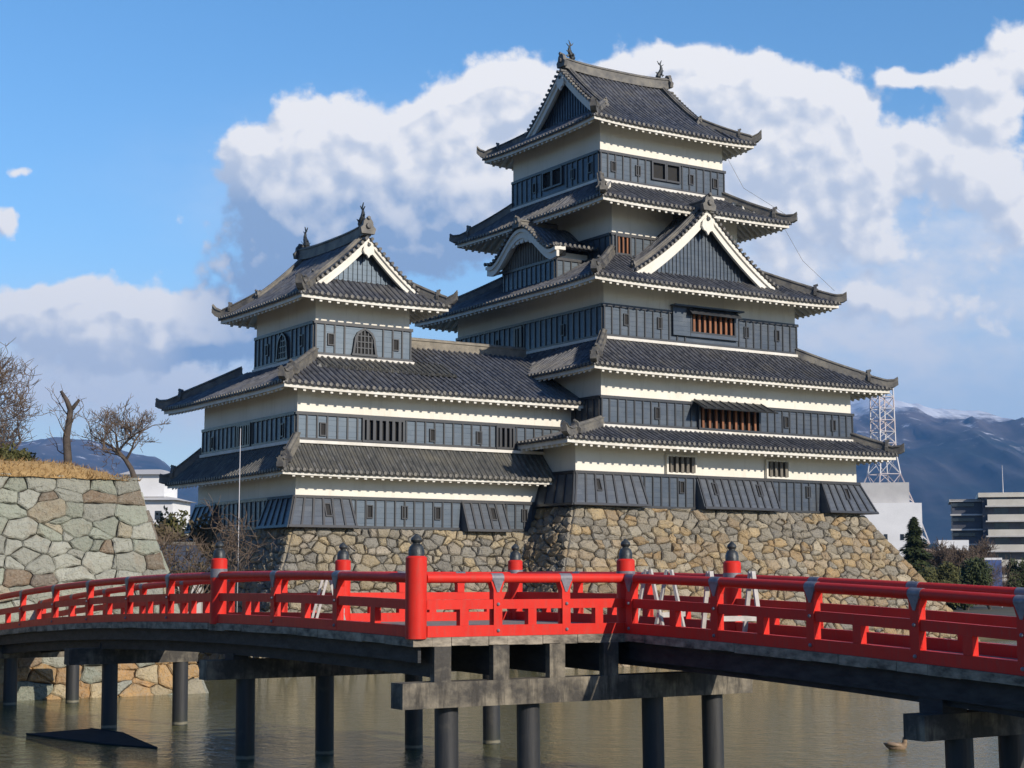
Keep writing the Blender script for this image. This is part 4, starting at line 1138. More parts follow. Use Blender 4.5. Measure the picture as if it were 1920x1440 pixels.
def bell_window(root, rect, s, a, z0, w, h):     # pointed bell-shaped (katomado) window
    f = face_pt(rect, s); outl = [(-.56, 0), (-.50, .35), (-.46, .62), (-.34, .82), (-.16, .93), (0, 1.0), (.16, .93), (.34, .82), (.46, .62), (.50, .35), (.56, 0)]
    mb = MB()
    for (x0, y0), (x1, y1) in zip(outl, outl[1:]):
        mb.hexa([f(a + x0 * w, .05, z0 + y0 * h), f(a + x1 * w, .05, z0 + y1 * h), f(a + x1 * w, .20, z0 + y1 * h), f(a + x0 * w, .20, z0 + y0 * h)],
                [f(a + x0 * w * 1.2, .05, z0 + y0 * h * 1.09), f(a + x1 * w * 1.2, .05, z0 + y1 * h * 1.09), f(a + x1 * w * 1.2, .20, z0 + y1 * h * 1.09), f(a + x0 * w * 1.2, .20, z0 + y0 * h * 1.09)])
    bx(mb, f, a - w * .70, a + w * .70, .05, .20, z0 - .10, z0)
    o = mb.build('arched_window', M['batten'], root)
    d = MB(); d.face([d.add(f(a + x * w * 1.02, 0.088, z0 + y * h * 1.01)) for x, y in outl]); d.build('shade_panel', M['dark'], o)  # dark pane in place of the unlit room behind
    b_ = MB()
    for k in range(5):
        x = (-.40 + .2 * k) * w; hh = h * (1.0 - (abs(x / w) ** 1.6) * .75); bx(b_, f, a + x - .03, a + x + .03, .10, .15, z0, z0 + hh)
    for k in (0.25, 0.5, 0.75): bx(b_, f, a - w * .46, a + w * .46, .105, .145, z0 + h * k - .025, z0 + h * k + .025)
    b_.build('window_bars', M['batten'], o)
bell_window(tur, S3, 'F', -8.64, 14.10, 0.95, 1.12)
bell_window(tur, S3, 'L', 8.05, 14.10, 0.95, 1.12)
# board wall pieces around the arched windows
for s, a in (('F', -8.64), ('L', 8.05)):
    f = face_pt(S3, s); mb = MB(); bx(mb, f, a - .60, a + .60, 0.0, .069, 13.93, 15.44); mb.build('board_wall', M['board'], tur)

# ------------------------------------------------------------------ the red bridge
BR_O = Vector((-1.59, 27.0, 0))
brg = thing('arched_bridge', 'red railed wooden bridge with dark piles crossing the moat in front of the castle', 'bridge', BR_O, ROT)
UB, BW, JV = 4.30, 2.20, 7.05                    # jog length, walkway width, far jog position
def dz(v): return 2.855 - 0.0017 * (v - 6.0) ** 2 # arched deck line
def frame_L(u):                                   # rail running along v at constant u; outward = -u
    return lambda a, y, z: (u - y, a, dz(a) + z)
def frame_F(v): return lambda a, y, z: (a, v - y, dz(v) + z)
def frame_R(u): return lambda a, y, z: (u + y, a, dz(a) + z)
def frame_B(v): return lambda a, y, z: (a, v + y, dz(v) + z)

dk = MB(); de = MB(); gdm = MB()
def deck_strip(u0, u1, va, vb, n):
    for k in range(n):
        a, b_ = va + (vb - va) * k / n, va + (vb - va) * (k + 1) / n
        dk.hexa([(u0, a, dz(a) - .10), (u1, a, dz(a) - .10), (u1, b_, dz(b_) - .10), (u0, b_, dz(b_) - .10)],
                [(u0, a, dz(a) + .0), (u1, a, dz(a) + .0), (u1, b_, dz(b_) + .0), (u0, b_, dz(b_) + .0)])
deck_strip(0, BW, JV, 40, 24); deck_strip(0, UB + BW, 0, JV, 8); deck_strip(UB, UB + BW, -18, 0, 12)
dk.build('deck', M['deck'], brg)
def edge_board(f, a0, a1, n, y=0.10, z0=-.145, z1=-.004):
    for k in range(n):
        a, b_ = a0 + (a1 - a0) * k / n, a0 + (a1 - a0) * (k + 1) / n - 0.006
        j = R_.uniform(-.012, .012)
        de.hexa([f(a, -.12, z0 + j), f(b_, -.12, z0 + j), f(b_, y + j, z0 + j), f(a, y + j, z0 + j)], [f(a, -.12, z1), f(b_, -.12, z1), f(b_, y + j, z1), f(a, y + j, z1)])
def edge_board_part(*a, **k):
    global de
    de = MB(); edge_board(*a, **k); de.build('deck_edge', M['deckedge'], brg)
edge_board_part(frame_F(0), -0.10, UB, 12); edge_board_part(frame_L(0), 0.02, 40, 46); edge_board_part(frame_L(UB), -18, -0.11, 30)
edge_board_part(frame_R(BW), JV, 40, 30); edge_board_part(frame_R(UB + BW), -18, JV, 40); edge_board_part(frame_B(JV), BW, UB + BW, 8)

# girders under the deck
def girder(u, va, vb, w=.30, h=.50, tip=True):
    mb = MB(); n = max(2, int(abs(vb - va) / 2.0))
    for k in range(n):
        a, b_ = va + (vb - va) * k / n, va + (vb - va) * (k + 1) / n
        mb.hexa([(u - w / 2, a, dz(a) - .16 - h), (u + w / 2, a, dz(a) - .16 - h), (u + w / 2, b_, dz(b_) - .16 - h), (u - w / 2, b_, dz(b_) - .16 - h)],
                [(u - w / 2, a, dz(a) - .155), (u + w / 2, a, dz(a) - .155), (u + w / 2, b_, dz(b_) - .155), (u - w / 2, b_, dz(b_) - .155)])
    return mb.build('girder', M['beam_dark'], brg)
for u in (0.45, 1.60): girder(u, .02, 40)
for u in (2.75, 3.90): girder(u, .02, 7.0)
for u in (4.62, 6.1): girder(u, -18, 7.0, h=.42)
for u in (0.45, 1.60, 2.75, 3.90):               # weathered beam heads over the near crossbeam
    mb = MB(); mb.box(u - .16, u + .16, -.12, .018, 2.06, 2.64); mb.build('beam_head', M['beam'], brg)
def side_plank(u, va, vb, z0, z1, n):            # plank skirt hiding the girders on the long sides
    mb = MB()
    for k in range(n):
        a, b_ = va + (vb - va) * k / n, va + (vb - va) * (k + 1) / n
        mb.hexa([(u - .03, a, dz(a) + z0), (u + .03, a, dz(a) + z0), (u + .03, b_, dz(b_) + z0), (u - .03, b_, dz(b_) + z0)],
                [(u - .03, a, dz(a) + z1), (u + .03, a, dz(a) + z1), (u + .03, b_, dz(b_) + z1), (u - .03, b_, dz(b_) + z1)])
    mb.build('side_plank', M['beam_dark'], brg)
side_plank(.10, .05, 38, -.42, -.15, 18); side_plank(UB + .08, -18, -.05, -.48, -.15, 9)

def crossbeam(u0, u1, v, ztop, h=.42, w=.40, mat='beam'):
    mb = MB(); n = 8
    for k in range(n):
        a, b_ = u0 + (u1 - u0) * k / n, u0 + (u1 - u0) * (k + 1) / n
        mb.box(a, b_, v - w / 2, v + w / 2, ztop - h, ztop)
    mb = MB(); mb.box(u0, u1, v - w / 2, v + w / 2, ztop - h, ztop)
    return mb.build('crossbeam', M[mat], brg)
def pile(u, v, ztop, r=.20):
    mb = MB(); n = 12
    mb.tube([(u + .012 * (ztop - z), v, z) for z in [-1.2 + (ztop + 1.2) * k / n for k in range(n + 1)]], r, 18)
    return mb.build('pile', M['pile'], brg, True, 40)
def blocks(us, v, z0, z1, w=.34):
    for u in us:
        mb = MB(); mb.box(u - w / 2, u + w / 2, v - .22, v + .22, z0, z1); mb.build('bearing_block', M['beam_dark'], brg)
crossbeam(-.32, 7.15, .05, 2.06, .42)
for u in (.72, 2.36, 5.07, 6.47): pile(u, .22, 1.64)
crossbeam(-.30, 7.1, 8.45, 2.08, .40)
for u in (.66, 2.5, 4.7, 6.74): pile(u, 8.45, 1.68)
crossbeam(-.5, 2.9, 16.9, 2.02, .40)
for u in (.62, 2.5): pile(u, 16.9, 1.62)
crossbeam(-.5, 2.9, 25.8, 1.80, .40)
for u in (.62, 2.5): pile(u, 25.8, 1.40)
blocks((.45, 1.6), 8.45, 2.08, 2.22); blocks((.45, 1.6), 16.9, 2.02, 2.15); blocks((.45, 1.6), 25.8, 1.8, 1.98)
crossbeam(4.02, 7.2, -7.15, 1.86, .36)
blocks((4.62, 6.1), -7.15, 1.86, 2.25, .5)
for u in (4.92, 6.05): pile(u, -7.15, 1.50)
crossbeam(4.0, 7.2, -15.5, 1.7, .36)
for u in (4.9, 6.2): pile(u, -15.5, 1.34)

# railing
def railing(f, a0, a1, stiles, balusters, seg, inset=0.0):
    n = max(1, int(abs(a1 - a0) / seg))
    xs = [a0 + (a1 - a0) * k / n for k in range(n + 1)]
    for nm, z0, z1, y0, y1 in (('bottom_rail', .0, .185, -.075, .075), ('middle_rail', .455, .615, -.055, .055)):
        mb = MB()
        for a, b_ in zip(xs, xs[1:]):
            mb.hexa([f(a, y0, z0), f(b_, y0, z0), f(b_, y1, z0), f(a, y1, z0)], [f(a, y0, z1), f(b_, y0, z1), f(b_, y1, z1), f(a, y1, z1)])
        mb.build(nm, M['red'], brg)
    mb = MB(); mb.tube([f(a, 0, .975) for a in xs], .085, 14); tr = mb.build('top_rail', M['red'], brg, True, 50)
    for s in stiles:
        mb = MB(); w_ = .085
        for (za, zb_, wa, wb_) in ((.186, .454, w_, w_), (.616, .78, w_, w_), (.78, .92, w_, w_ * 1.6)):
            mb.hexa([f(s - wa, -.068, za), f(s + wa, -.068, za), f(s + wa, .068, za), f(s - wa, .068, za)], [f(s - wb_, -.068, zb_), f(s + wb_, -.068, zb_), f(s + wb_, .068, zb_), f(s - wb_, .068, zb_)])
        mb.hexa([f(s - w_, .0, .0), f(s + w_, .0, .0), f(s + w_, .078, .0), f(s - w_, .078, .0)], [f(s - w_, .0, .62), f(s + w_, .0, .62), f(s + w_, .078, .62), f(s - w_, .078, .62)])
        so = mb.build('railing_post', M['red'], brg)
        bo = MB()
        for z in (.09, .535):
            p, q = Vector(f(s, .075, z)), Vector(f(s, .11, z)); bo.tube([p, p.lerp(q, .6), q], [.032, .028, .012], 10)
        bo.build('bolt_heads', M['zinc'], so)
        sm = MB(); sm.tube([f(s - .12, 0, .975), f(s + .12, 0, .975)], .089, 14)
        sm.hexa([f(s - .02, .06, .74), f(s + .02, .06, .74), f(s + .02, .080, .74), f(s - .02, .080, .74)], [f(s - .11, .06, .95), f(s + .11, .06, .95), f(s + .11, .088, .95), f(s - .11, .088, .95)])
        sm.build('metal_sleeve', M['zinc'], tr, True, 40)
    for s in balusters:
        mb = MB(); w_ = .085
        mb.hexa([f(s - w_, -.060, .186), f(s + w_, -.060, .186), f(s + w_, .060, .186), f(s - w_, .060, .186)], [f(s - w_, -.060, .454), f(s + w_, -.060, .454), f(s + w_, .060, .454), f(s - w_, .060, .454)])
        mb.build('baluster', M['red'], brg)

def newel(u, v, zt=1.34, r=.18, zb_=-.02):
    mb = MB(); z0 = dz(v); mb.lathe([(r, zb_), (r, zt - .03), (r - .03, zt)], (u, v, z0), 20)
    o = mb.build('newel_post', M['red'], brg, True, 40)
    fb = MB(); k = r / .18
    fb.lathe([(.135 * k, zt - .01), (.135 * k, zt + .10), (.125 * k, zt + .115), (.118 * k, zt + .15), (.085 * k, zt + .185), (.062 * k, zt + .20), (.062 * k, zt + .215), (.088 * k, zt + .235), (.098 * k, zt + .265), (.085 * k, zt + .30), (.045 * k, zt + .335), (.012 * k, zt + .365)], (u, v, z0), 18)
    fb.build('post_finial', M['bronze'], o, True, 35)
    if (u, v) == (0, 0): return
    gb = MB(); gb.lathe([(r + .006, zt - .40), (r + .006, zt - .22)], (u, v, z0), 20); gb.build('metal_collar', M['zinc'], o, True, 40)

railing(frame_F(0), .18, UB, (1.56, 2.975), (.90, 2.27, 3.69), 5)
railing(frame_L(0), .18, 8.25, (2.85, 5.55), (1.42, 4.2, 6.95), 1.2)
railing(frame_L(0), 8.58, 38, (11.2, 13.85, 16.75, 19.6, 22.6, 25.5, 28.4, 31.3, 34.2), (9.85, 12.5, 15.3, 18.2, 21.1, 24.05, 27, 30), 1.4)
railing(frame_L(UB), -18, -.0, (-.22, -2.57, -4.87, -7.02, -8.93, -11.1, -13.3, -15.5), (-1.45, -3.7, -5.85, -7.98, -10.0, -12.2), 1.5)
railing(frame_R(BW), JV + .1, 38, (10, 13, 16, 19, 22, 25, 28), (8.5, 11.5, 14.5, 17.5, 20.5, 23.5), 1.5)
railing(frame_B(JV), BW + .15, UB + BW - .15, (3.6, 5.05), (2.9, 4.35, 5.8), 5)
railing(frame_R(UB + BW), -18, -.55, (-2.6, -4.9, -7.1, -9.3, -11.5), (-1.5, -3.7, -5.9, -8.1), 1.5)
railing(frame_R(UB + BW), -.22, JV - .15, (2.2, 4.6), (1.0, 3.4, 5.8), 1.5)
for u, v, zt, r in ((0, 0, 1.34, .18), (0, 8.42, 1.34, .17), (BW, JV, 1.30, .165), (UB + BW, JV, 1.32, .165), (UB + BW, -.38, 1.30, .165), (UB + .10, .10, 1.32, .165)):
    newel(u, v, zt, r)

# white sawhorse barriers standing on the deck
def sawhorse(u, v, label, turn, s=1.0):
    p = BR_O + UX * u + VX * v + Vector((0, 0, dz(v) + .004))
    o = thing('sawhorse_barrier', label, 'barrier', p, ROT + turn, 'white barriers on the bridge deck')
    for a in (-.42, .42):
        for e in (-1, 1):
            mb = MB(); mb.bar((a, e * .30, 0.0), (a, e * .045, 1.12 * s), .075, .05); mb.build('leg', M['whitewood'], o)
    for z, y in ((.93, 0.10), (.30, .25)):
        mb = MB(); mb.bar((-.55, -y, z * s), (.55, -y, z * s), .035, .09); mb.build('crossbar', M['whitewood'], o)
    return o
sawhorse(5.35, .35, 'white wooden sawhorse barrier behind the right red railing of the bridge', radians(25))
sawhorse(5.6, -1.4, 'white wooden sawhorse barrier partly hidden, right of the other near the bridge corner', radians(-12))
sawhorse(1.35, 6.0, 'white wooden sawhorse barrier behind the left red railing of the bridge', radians(70), .9)

# ------------------------------------------------------------------ the grey green stone wall on the left
WO = KEEP_O + UX * -22.16 + VX * -10.48
wall = thing('stone_wall', 'grey green moat wall of big fitted stones topped with dry grass', 'stone wall', WO, ROT)
rnd = random.Random(21); mb = MB(); jb = MB()
BT, HT = 1.95, 7.15
stone_panel(mb, jb, (-30, -.0, -.6), (.16, -.0, -.6), (-BT, BT, HT), (-30, BT, HT), 0.58, pal_moat, rnd, 0.060, 0.64, gap=.012, vj=.28)
stone_panel(mb, jb, (.16, 0, -.6), (.16, 26, -.6), (-BT, 26, HT), (-BT, BT, HT), 0.58, pal_moat, rnd, 0.060, 0.64, gap=.012, vj=.28)
stone_panel(mb, jb, (-30, -1.5, -.6), (-8.2, -1.5, -.6), (-8.5, -1.0, 1.35), (-30, -1.0, 1.35), 0.58, pal_moat, rnd, 0.060, 0.64, gap=.012, vj=.28)
stone_panel(mb, jb, (-8.2, -1.5, -.6), (-8.2, .4, -.6), (-8.5, .6, 1.35), (-8.5, -1.0, 1.35), 0.58, pal_moat, rnd, 0.060, 0.64, gap=.012, vj=.28)
jb.face([jb.add(p) for p in ((-30, -1.05, 1.30), (-8.5, -1.05, 1.30), (-8.5, .6, 1.30), (-30, .6, 1.30))])
mb.build('stone_facing', M['stone_g'], wall); jb.build('rubble_core', M['joint'], wall)

def wl(x, y, z): return WO + UX * x + VX * y + Vector((0, 0, z))
mb = MB(); NX, NY = 60, 36
for j in range(NY + 1):
    for i in range(NX + 1):
        x = -30 + (30 - BT + .12) * i / NX; y = BT - .16 + 22 * (j / NY) ** 1.4
        ex = min(1.0, (-BT + .12 - x) / 2.6); ey = min(1.0, (y - BT + .16) / 1.3)
        z = HT - .10 + .62 * (1 - (1 - ey) ** 2) * (1 - (1 - max(0, ex)) ** 1.6) + .16 * (noise2(x * .9, y * .9, 4) - .5) * ey + .10 * (noise2(x * 2.7, y * 2.7, 8) - .5)
        mb.add(wl(x, y, z))
for j in range(NY):
    for i in range(NX):
        a = j * (NX + 1) + i; mb.face((a, a + 1, a + NX + 2, a + NX + 1))
tag(mb.build('bank_top', M['drygrass'], None, True), 'rounded earth top of the left stone wall', 'bank', kind='structure')
mb = MB(); rg = random.Random(3)
for k in range(9000):
    x = -30 + (30 - BT + .10) * rg.random(); y = BT - .15 + 9 * rg.random() ** 2.2
    ex = min(1.0, (-BT + .12 - x) / 2.6); ey = min(1.0, (y - BT + .16) / 1.3)
    z = HT - .12 + .62 * (1 - (1 - ey) ** 2) * (1 - (1 - max(0, ex)) ** 1.6) + .16 * (noise2(x * .9, y * .9, 4) - .5) * ey
    h = rg.uniform(.06, .20); a = rg.uniform(0, 6.28); lx, ly = rg.uniform(-.16, .16), rg.uniform(-.30, .08)
    p = wl(x, y, z); e = Vector((cos(a), sin(a), 0)) * .018
    t_ = p + UX * lx + VX * ly + Vector((0, 0, h))
    mb.face([mb.add(p - e), mb.add(p + e), mb.add(t_)])
tag(mb.build('dry_grass', M['grassblade']), 'golden dry grass on top of the left stone wall', 'grass', kind='stuff')


# ------------------------------------------------------------------ trees and shrubs
def grow(mb, tw, p, d, L, r, depth, rnd, spread=.55, up=.15, kids=(2, 3), twig_r=.012, sides=6, droop=0.0, maxd=5):
    n = 4; pts = [Vector(p)]; dd = Vector(d).normalized()
    for k in range(n):
        dd = (dd + Vector((rnd.uniform(-1, 1), rnd.uniform(-1, 1), rnd.uniform(-1, 1))) * .16 + Vector((0, 0, up * .25 - droop * .2))).normalized()
        pts.append(pts[-1] + dd * (L / n))
    r1 = r * .62
    (mb if r > .035 else tw).tube(pts, [r + (r1 - r) * k / n for k in range(n + 1)], sides if r > .035 else 4 if r > .015 else 3, False)
    if depth >= maxd or r1 < twig_r * .5: return
    m = rnd.randint(*kids)
    for q in range(m):
        t = 1.0 if q == 0 else rnd.uniform(.35, .95); k = min(int(t * n), n - 1); base = pts[k].lerp(pts[k + 1], t * n - k)
        a = Vector((rnd.uniform(-1, 1), rnd.uniform(-1, 1), rnd.uniform(-.5, .9))).normalized()
        nd = (dd * (1 - spread * (.5 if q == 0 else 1)) + a * spread * 1.25 + Vector((0, 0, up))).normalized()
        grow(mb, tw, base, nd, L * rnd.uniform(.66, .86), max(r1 * (1.0 if q == 0 else .72), twig_r), depth + 1, rnd, spread, up, kids, twig_r, max(4, sides - 1), droop, maxd)


def bare_tree(p, label, h, r, seed, lean=(0, 0), maxd=6, spread=.6, up=.12, kids=(2, 4), group='bare winter trees', limbs=None, name='bare_tree', twr=.012):
    rnd = random.Random(seed); o = thing(name, label, 'tree', p, 0, group); mb, tw = MB(), MB()
    path = [Vector((lean[0] * t * t * h, lean[1] * t * h, h * t * .42)) for t in (0, .25, .5, .75, 1)]
    mb.tube(path, [r * (1.25 - .55 * t) for t in (0, .25, .5, .75, 1)], 8, False)
    k = limbs or rnd.randint(4, 5)
    for q in range(k):
        a = 2 * pi * (q + rnd.random() * .6) / k; b_ = path[-1] if q < k - 2 else path[-2]
        grow(mb, tw, b_, (cos(a) * .85, sin(a) * .85, .55 + .5 * rnd.random()), h * .26, r * .55, 1, rnd, spread, up, kids, twr, 7, 0, maxd)
    mb.build('trunk', M['bark'], o, True); tw.build('crown', M['twig'], o)
    return o


bare_tree((-14.1, 60.5, 7.2), 'bare spreading tree leaning on the wall top left of the castle', 3.1, .10, 12, (-.22, 0), 6, .58, .08, (2, 4), twr=.010)
bare_tree((-19.9, 60.0, 7.3), 'large bare tree at the left edge above the stone wall', 5.0, .15, 5, (-.06, 0), 6, .62, .14, (3, 4))
bare_tree((-22.6, 71.0, 6.5), 'distant bare tree behind the cut trunk', 5.2, .11, 33, (.04, 0), 6, .66, .08, (3, 4))
# cut back trunk with two stubs
o = thing('pollarded_tree', 'dark cut back trunk with two bare stubs standing on the wall top', 'tree', (-16.5, 60.0, 7.3))
mb = MB(); mb.tube([(0, 0, 0), (-.02, 0, .9), (-.10, 0, 1.7), (-.02, .02, 2.3), (.02, 0, 2.75)], [.20, .155, .135, .12, .11], 9, False)
mb.tube([(.02, 0, 2.7), (-.12, 0, 3.05), (-.36, 0, 3.42)], [.11, .09, .055], 8); mb.tube([(.0, 0, 2.65), (.20, .02, 2.92), (.34, 0, 3.10)], [.09, .07, .05], 8)
mb.build('trunk', M['bark'], o, True)
tw = MB(); rnd = random.Random(8); dm_ = MB()
for z in (1.0, 1.6, 2.0, 2.5): grow(dm_, tw, (-.05, 0, z), (rnd.uniform(-1, 1), rnd.uniform(-.4, .4), .4), .6, .030, 3, rnd, .6, .15, (2, 3), .01, 4, 0, 6)
tw.build('twigs', M['twig'], o)


def scrub(p, label, cat, w_, d_, h, n, seed, mat, leaf=.16, name='shrub', group=None, trunk=True, shape=None, twigs=0):
    """Bush or tree crown: many small leaf clumps spread through an uneven volume, with stems inside."""
    rnd = random.Random(seed); o = thing(name, label, cat, p, 0, group); lf = MB(); st = MB()
    lobes = [(rnd.uniform(-.6, .6) * w_, rnd.uniform(-.6, .6) * d_, rnd.uniform(.25, .78) * h, rnd.uniform(.28, .50)) for _ in range(9)] if shape is None else shape
    for q in range(n):
        lx, ly, lz, lr = rnd.choice(lobes)
        v = Vector((rnd.gauss(0, 1), rnd.gauss(0, 1), rnd.gauss(0, 1))).normalized() * (rnd.random() ** .45)
        c = Vector((lx + v.x * lr * w_, ly + v.y * lr * d_, max(.05, lz + v.z * lr * h * .62)))
        for _ in range(3):
            a = Vector((rnd.gauss(0, 1), rnd.gauss(0, 1), rnd.gauss(0, 1))).normalized(); b_ = a.orthogonal().normalized() * leaf * rnd.uniform(.3, .6); a = a * leaf * rnd.uniform(.6, 1.2)
            c2 = c + Vector((rnd.uniform(-1, 1), rnd.uniform(-1, 1), rnd.uniform(-1, 1))) * leaf
            lf.face([lf.add(c2 - a), lf.add(c2 + b_), lf.add(c2 + a), lf.add(c2 - b_)])
    for (lx, ly, lz, lr) in lobes:
        st.tube([(0, 0, 0), (lx * .4, ly * .4, lz * .5), (lx, ly, lz)], [.09 * h / 3, .06 * h / 3, .02], 5)
    st.build('trunk', M['bark'], o); lf.build('crown', M[mat], o)
    if twigs:
        tw = MB(); rnd2 = random.Random(seed + 1)
        for q in range(twigs):
            a = rnd2.uniform(0, 6.28); grow(tw, tw, (cos(a) * w_ * .2, sin(a) * d_ * .2, h * .1), (cos(a) * .7, sin(a) * .7, .9), h * .42, .04, 1, rnd2, .6, .1, (2, 3), .012, 4, 0, 5)
        tw.build('twigs', M['twig'], o)
    return o


scrub((-19.2, 61.5, 7.2), 'olive green evergreen bush at the left edge on top of the wall', 'shrub', 1.25, 1.2, 1.75, 1500, 2, 'leaf_y', .10)
scrub((-12.8, 63.5, 2.2), 'brown winter shrub between the left stone wall and the turret', 'shrub', 1.3, 1.3, 3.2, 160, 4, 'leaf_b', .08, twigs=12, group='winter shrubs by the turret')
o = bare_tree((-10.8, 63.0, 2.4), 'bare brown twiggy tree in front of the dark side of the turret', 4.2, .07, 17, (.02, 0), 5, .7, .06, (2, 3))
scrub((-15.2, 74.0, 2.0), 'brownish green bush beside the white building on the left', 'shrub', 1.9, 1.6, 4.6, 1500, 14, 'leaf_b', .14, group='winter shrubs by the turret')
scrub((-21.5, 95.0, 2.0), 'dull green bush below the white building on the left', 'shrub', 3.0, 2.0, 6.2, 1500, 15, 'leaf_y', .18, group='winter shrubs by the turret')

# ------------------------------------------------------------------ left background: white building, tiled hut, lightning pole
o = thing('white_building', 'small white two tiered building seen between the wall and the turret', 'building', (-38.0, 170, 1.2), radians(-6))
def tier(parent, w_, d_, z0, z1, eave, rise):
    mb = MB(); mb.box(-w_, w_, -d_, d_, z0, z1); mb.build('wall', M['whitewall'], parent)
    rm = MB(); a = [(-w_ - eave, -d_ - eave, z1), (w_ + eave, -d_ - eave, z1), (w_ + eave, d_ + eave, z1), (-w_ - eave, d_ + eave, z1)]
    b_ = [(-w_ * .62, -d_ * .5, z1 + rise), (w_ * .62, -d_ * .5, z1 + rise), (w_ * .62, d_ * .5, z1 + rise), (-w_ * .62, d_ * .5, z1 + rise)]
    rm.hexa(a, b_); rm.build('roof', M['greywall'], parent)
tier(o, 3.4, 3.0, 0, 10.6, .6, .5); tier(o, 2.2, 2.2, 11.0, 13.3, .5, .6)
for x in (-1.5, .6, 1.9):
    mb = MB(); mb.box(x - .35, x + .35, -3.03, -2.98, 8.6, 9.5); mb.build('window', M['glass'], o)
o = thing('gate_hut', 'low hut with dark slate blue roof beside the left stone wall', 'hut', (-14.9, 72, 2.0), radians(8))
mb = MB(); mb.box(-1.3, 1.2, -1.0, 1.0, 0, 2.2); mb.build('wall', M['greywall'], o)
mb = MB(); mb.hexa([(-1.9, -1.5, 2.1), (1.75, -1.5, 2.1), (1.75, 1.5, 2.1), (-1.9, 1.5, 2.1)], [(-1.5, -.15, 3.25), (.85, -.15, 3.25), (.85, .15, 3.25), (-1.5, .15, 3.25)]); mb.build('roof', M['slate'], o)
mb = MB(); mb.bar((-1.5, 0, 3.30), (.85, 0, 3.30), .22, .16); mb.build('ridge', M['ridge'], o)
o = thing('boundary_wall', 'low plaster garden wall with tiled coping behind the hut', 'wall', (-17.6, 78, 2.0), radians(10))
mb = MB(); mb.box(-5, 5, -.2, .2, 0, 3.3); mb.build('wall', M['brownwall'], o); mb = MB(); mb.hexa([(-5.1, -.5, 3.3), (5.1, -.5, 3.3), (5.1, .5, 3.3), (-5.1, .5, 3.3)], [(-5.1, -.06, 3.7), (5.1, -.06, 3.7), (5.1, .06, 3.7), (-5.1, .06, 3.7)]); mb.build('coping', M['greywall'], o)
o = thing('flag_pole', 'thin pale pole standing in front of the shaded side of the turret', 'pole', (-10.62, 63.0, 2.0))
mb = MB(); mb.tube([(0, 0, 0), (0, 0, 7.6)], [.022, .012], 8); mb.build('shaft', M['steel'], o, True)
mb = MB(); mb.lathe([(.10, 0), (.10, .25), (.05, .30)], (0, 0, 0), 10); mb.build('foot', M['steel'], o)

# ------------------------------------------------------------------ right background
o = thing('white_block', 'plain white windowless block building carrying a lattice mast', 'building', (76.5, 330, 1.2), radians(-8))
mb = MB(); mb.box(-10, 6.2, -6, 6, 0, 17.6); mb.build('wall', M['whitewall'], o)
mb = MB(); mb.box(-10, 4.0, -4.5, 5.5, 17.6, 21.8); mb.build('upper_wall', M['greywall'], o)
for x in (-1.0, 2.2):
    mb = MB(); mb.box(x - .35, x + .35, -6.06, -5.98, 10.2, 11.4); mb.build('window', M['glass'], o)
o = thing('lattice_tower', 'red and white lattice transmitter tower rising behind the white block', 'tower', (76.9, 334, 1.2), radians(20))
def lat(mb, z, w_): return [Vector((sx_ * w_, sy_ * w_, z)) for sx_, sy_ in ((-1, -1), (1, -1), (1, 1), (-1, 1))]
levels = [(0, 8.0), (10, 6.2), (18, 4.2), (24, 2.4), (28, 1.9)] + [(28 + k * 2.4, 1.85 - .03 * k) for k in range(1, 7)]
for k, ((za, wa), (zb_, wb_)) in enumerate(zip(levels, levels[1:])):
        mb = MB(); A_, B_ = lat(mb, za, wa), lat(mb, zb_, wb_)
        for e in range(4):
            f_ = (e + 1) % 4
            mb.bar(A_[e], B_[e], .22, .22); mb.bar(A_[e], B_[f_], .10, .10); mb.bar(A_[f_], B_[e], .10, .10); mb.bar(B_[e], B_[f_], .12, .12)
        mb.build('lattice_section', M['steel'] if k % 2 else M['mast'], o)

o = thing('office_building', 'grey apartment block with rows of pale balconies at the right edge', 'building', (80.5, 260, 1.2), radians(-14))
mb = MB(); mb.box(-5.0, 16, -6, 6, 0, 15.3); mb.build('wall', M['darkwall'], o)
mb = MB(); mb.box(-9.6, -5.0, -4.5, 5, 0, 14.7); mb.build('stair_block', M['darkwall'], o)
for k in range(6):
    z = 2.2 + k * 2.35
    mb = MB(); mb.box(-4.3, 16, -7.3, -6.0, z, z + .95); mb.build('balcony', M['cream'], o)
    mb = MB(); mb.box(-4.6, 16, -7.4, -6.0, z - .22, z - .003); mb.build('floor_slab', M['greywall'], o)
    mb = MB(); mb.box(-9.7, -6.2, -4.75, -4.5, z, z + .5); mb.build('window', M['glass'], o)
    mb = MB(); mb.box(-9.9, -5.0, -5.0, -4.5, z + .9, z + 1.15); mb.build('ledge', M['greywall'], o)
    for q in range(5):
        x = -3.3 + q * 3.9; mb = MB(); mb.box(x, x + 2.2, -6.04, -5.99, z + .96, z + 2.0); mb.build('window', M['glass'], o)
mb = MB(); mb.box(-5.6, 16.3, -6.6, 6.3, 15.3, 16.0); mb.build('roof', M['cream'], o)
mb = MB(); mb.box(-10.0, -5.0, -5.0, 5.2, 14.7, 15.1); mb.build('roof', M['greywall'], o)
mb = MB(); mb.tube([(-1.6, -2, 16), (-1.6, -2, 20.6)], [.10, .04], 6); mb.build('antenna', M['steel'], o)
o = thing('low_house', 'low building with brown and white walls between the conifer and the apartment block', 'building', (62.6, 235, 1.2), radians(-10))
mb = MB(); mb.box(-5, -1.2, -4, 4, 0, 6.4); mb.build('wall', M['brownwall'], o)
mb = MB(); mb.box(-1.2, 3.0, -4.2, 4, 0, 8.0); mb.build('white_wall', M['whitewall'], o)
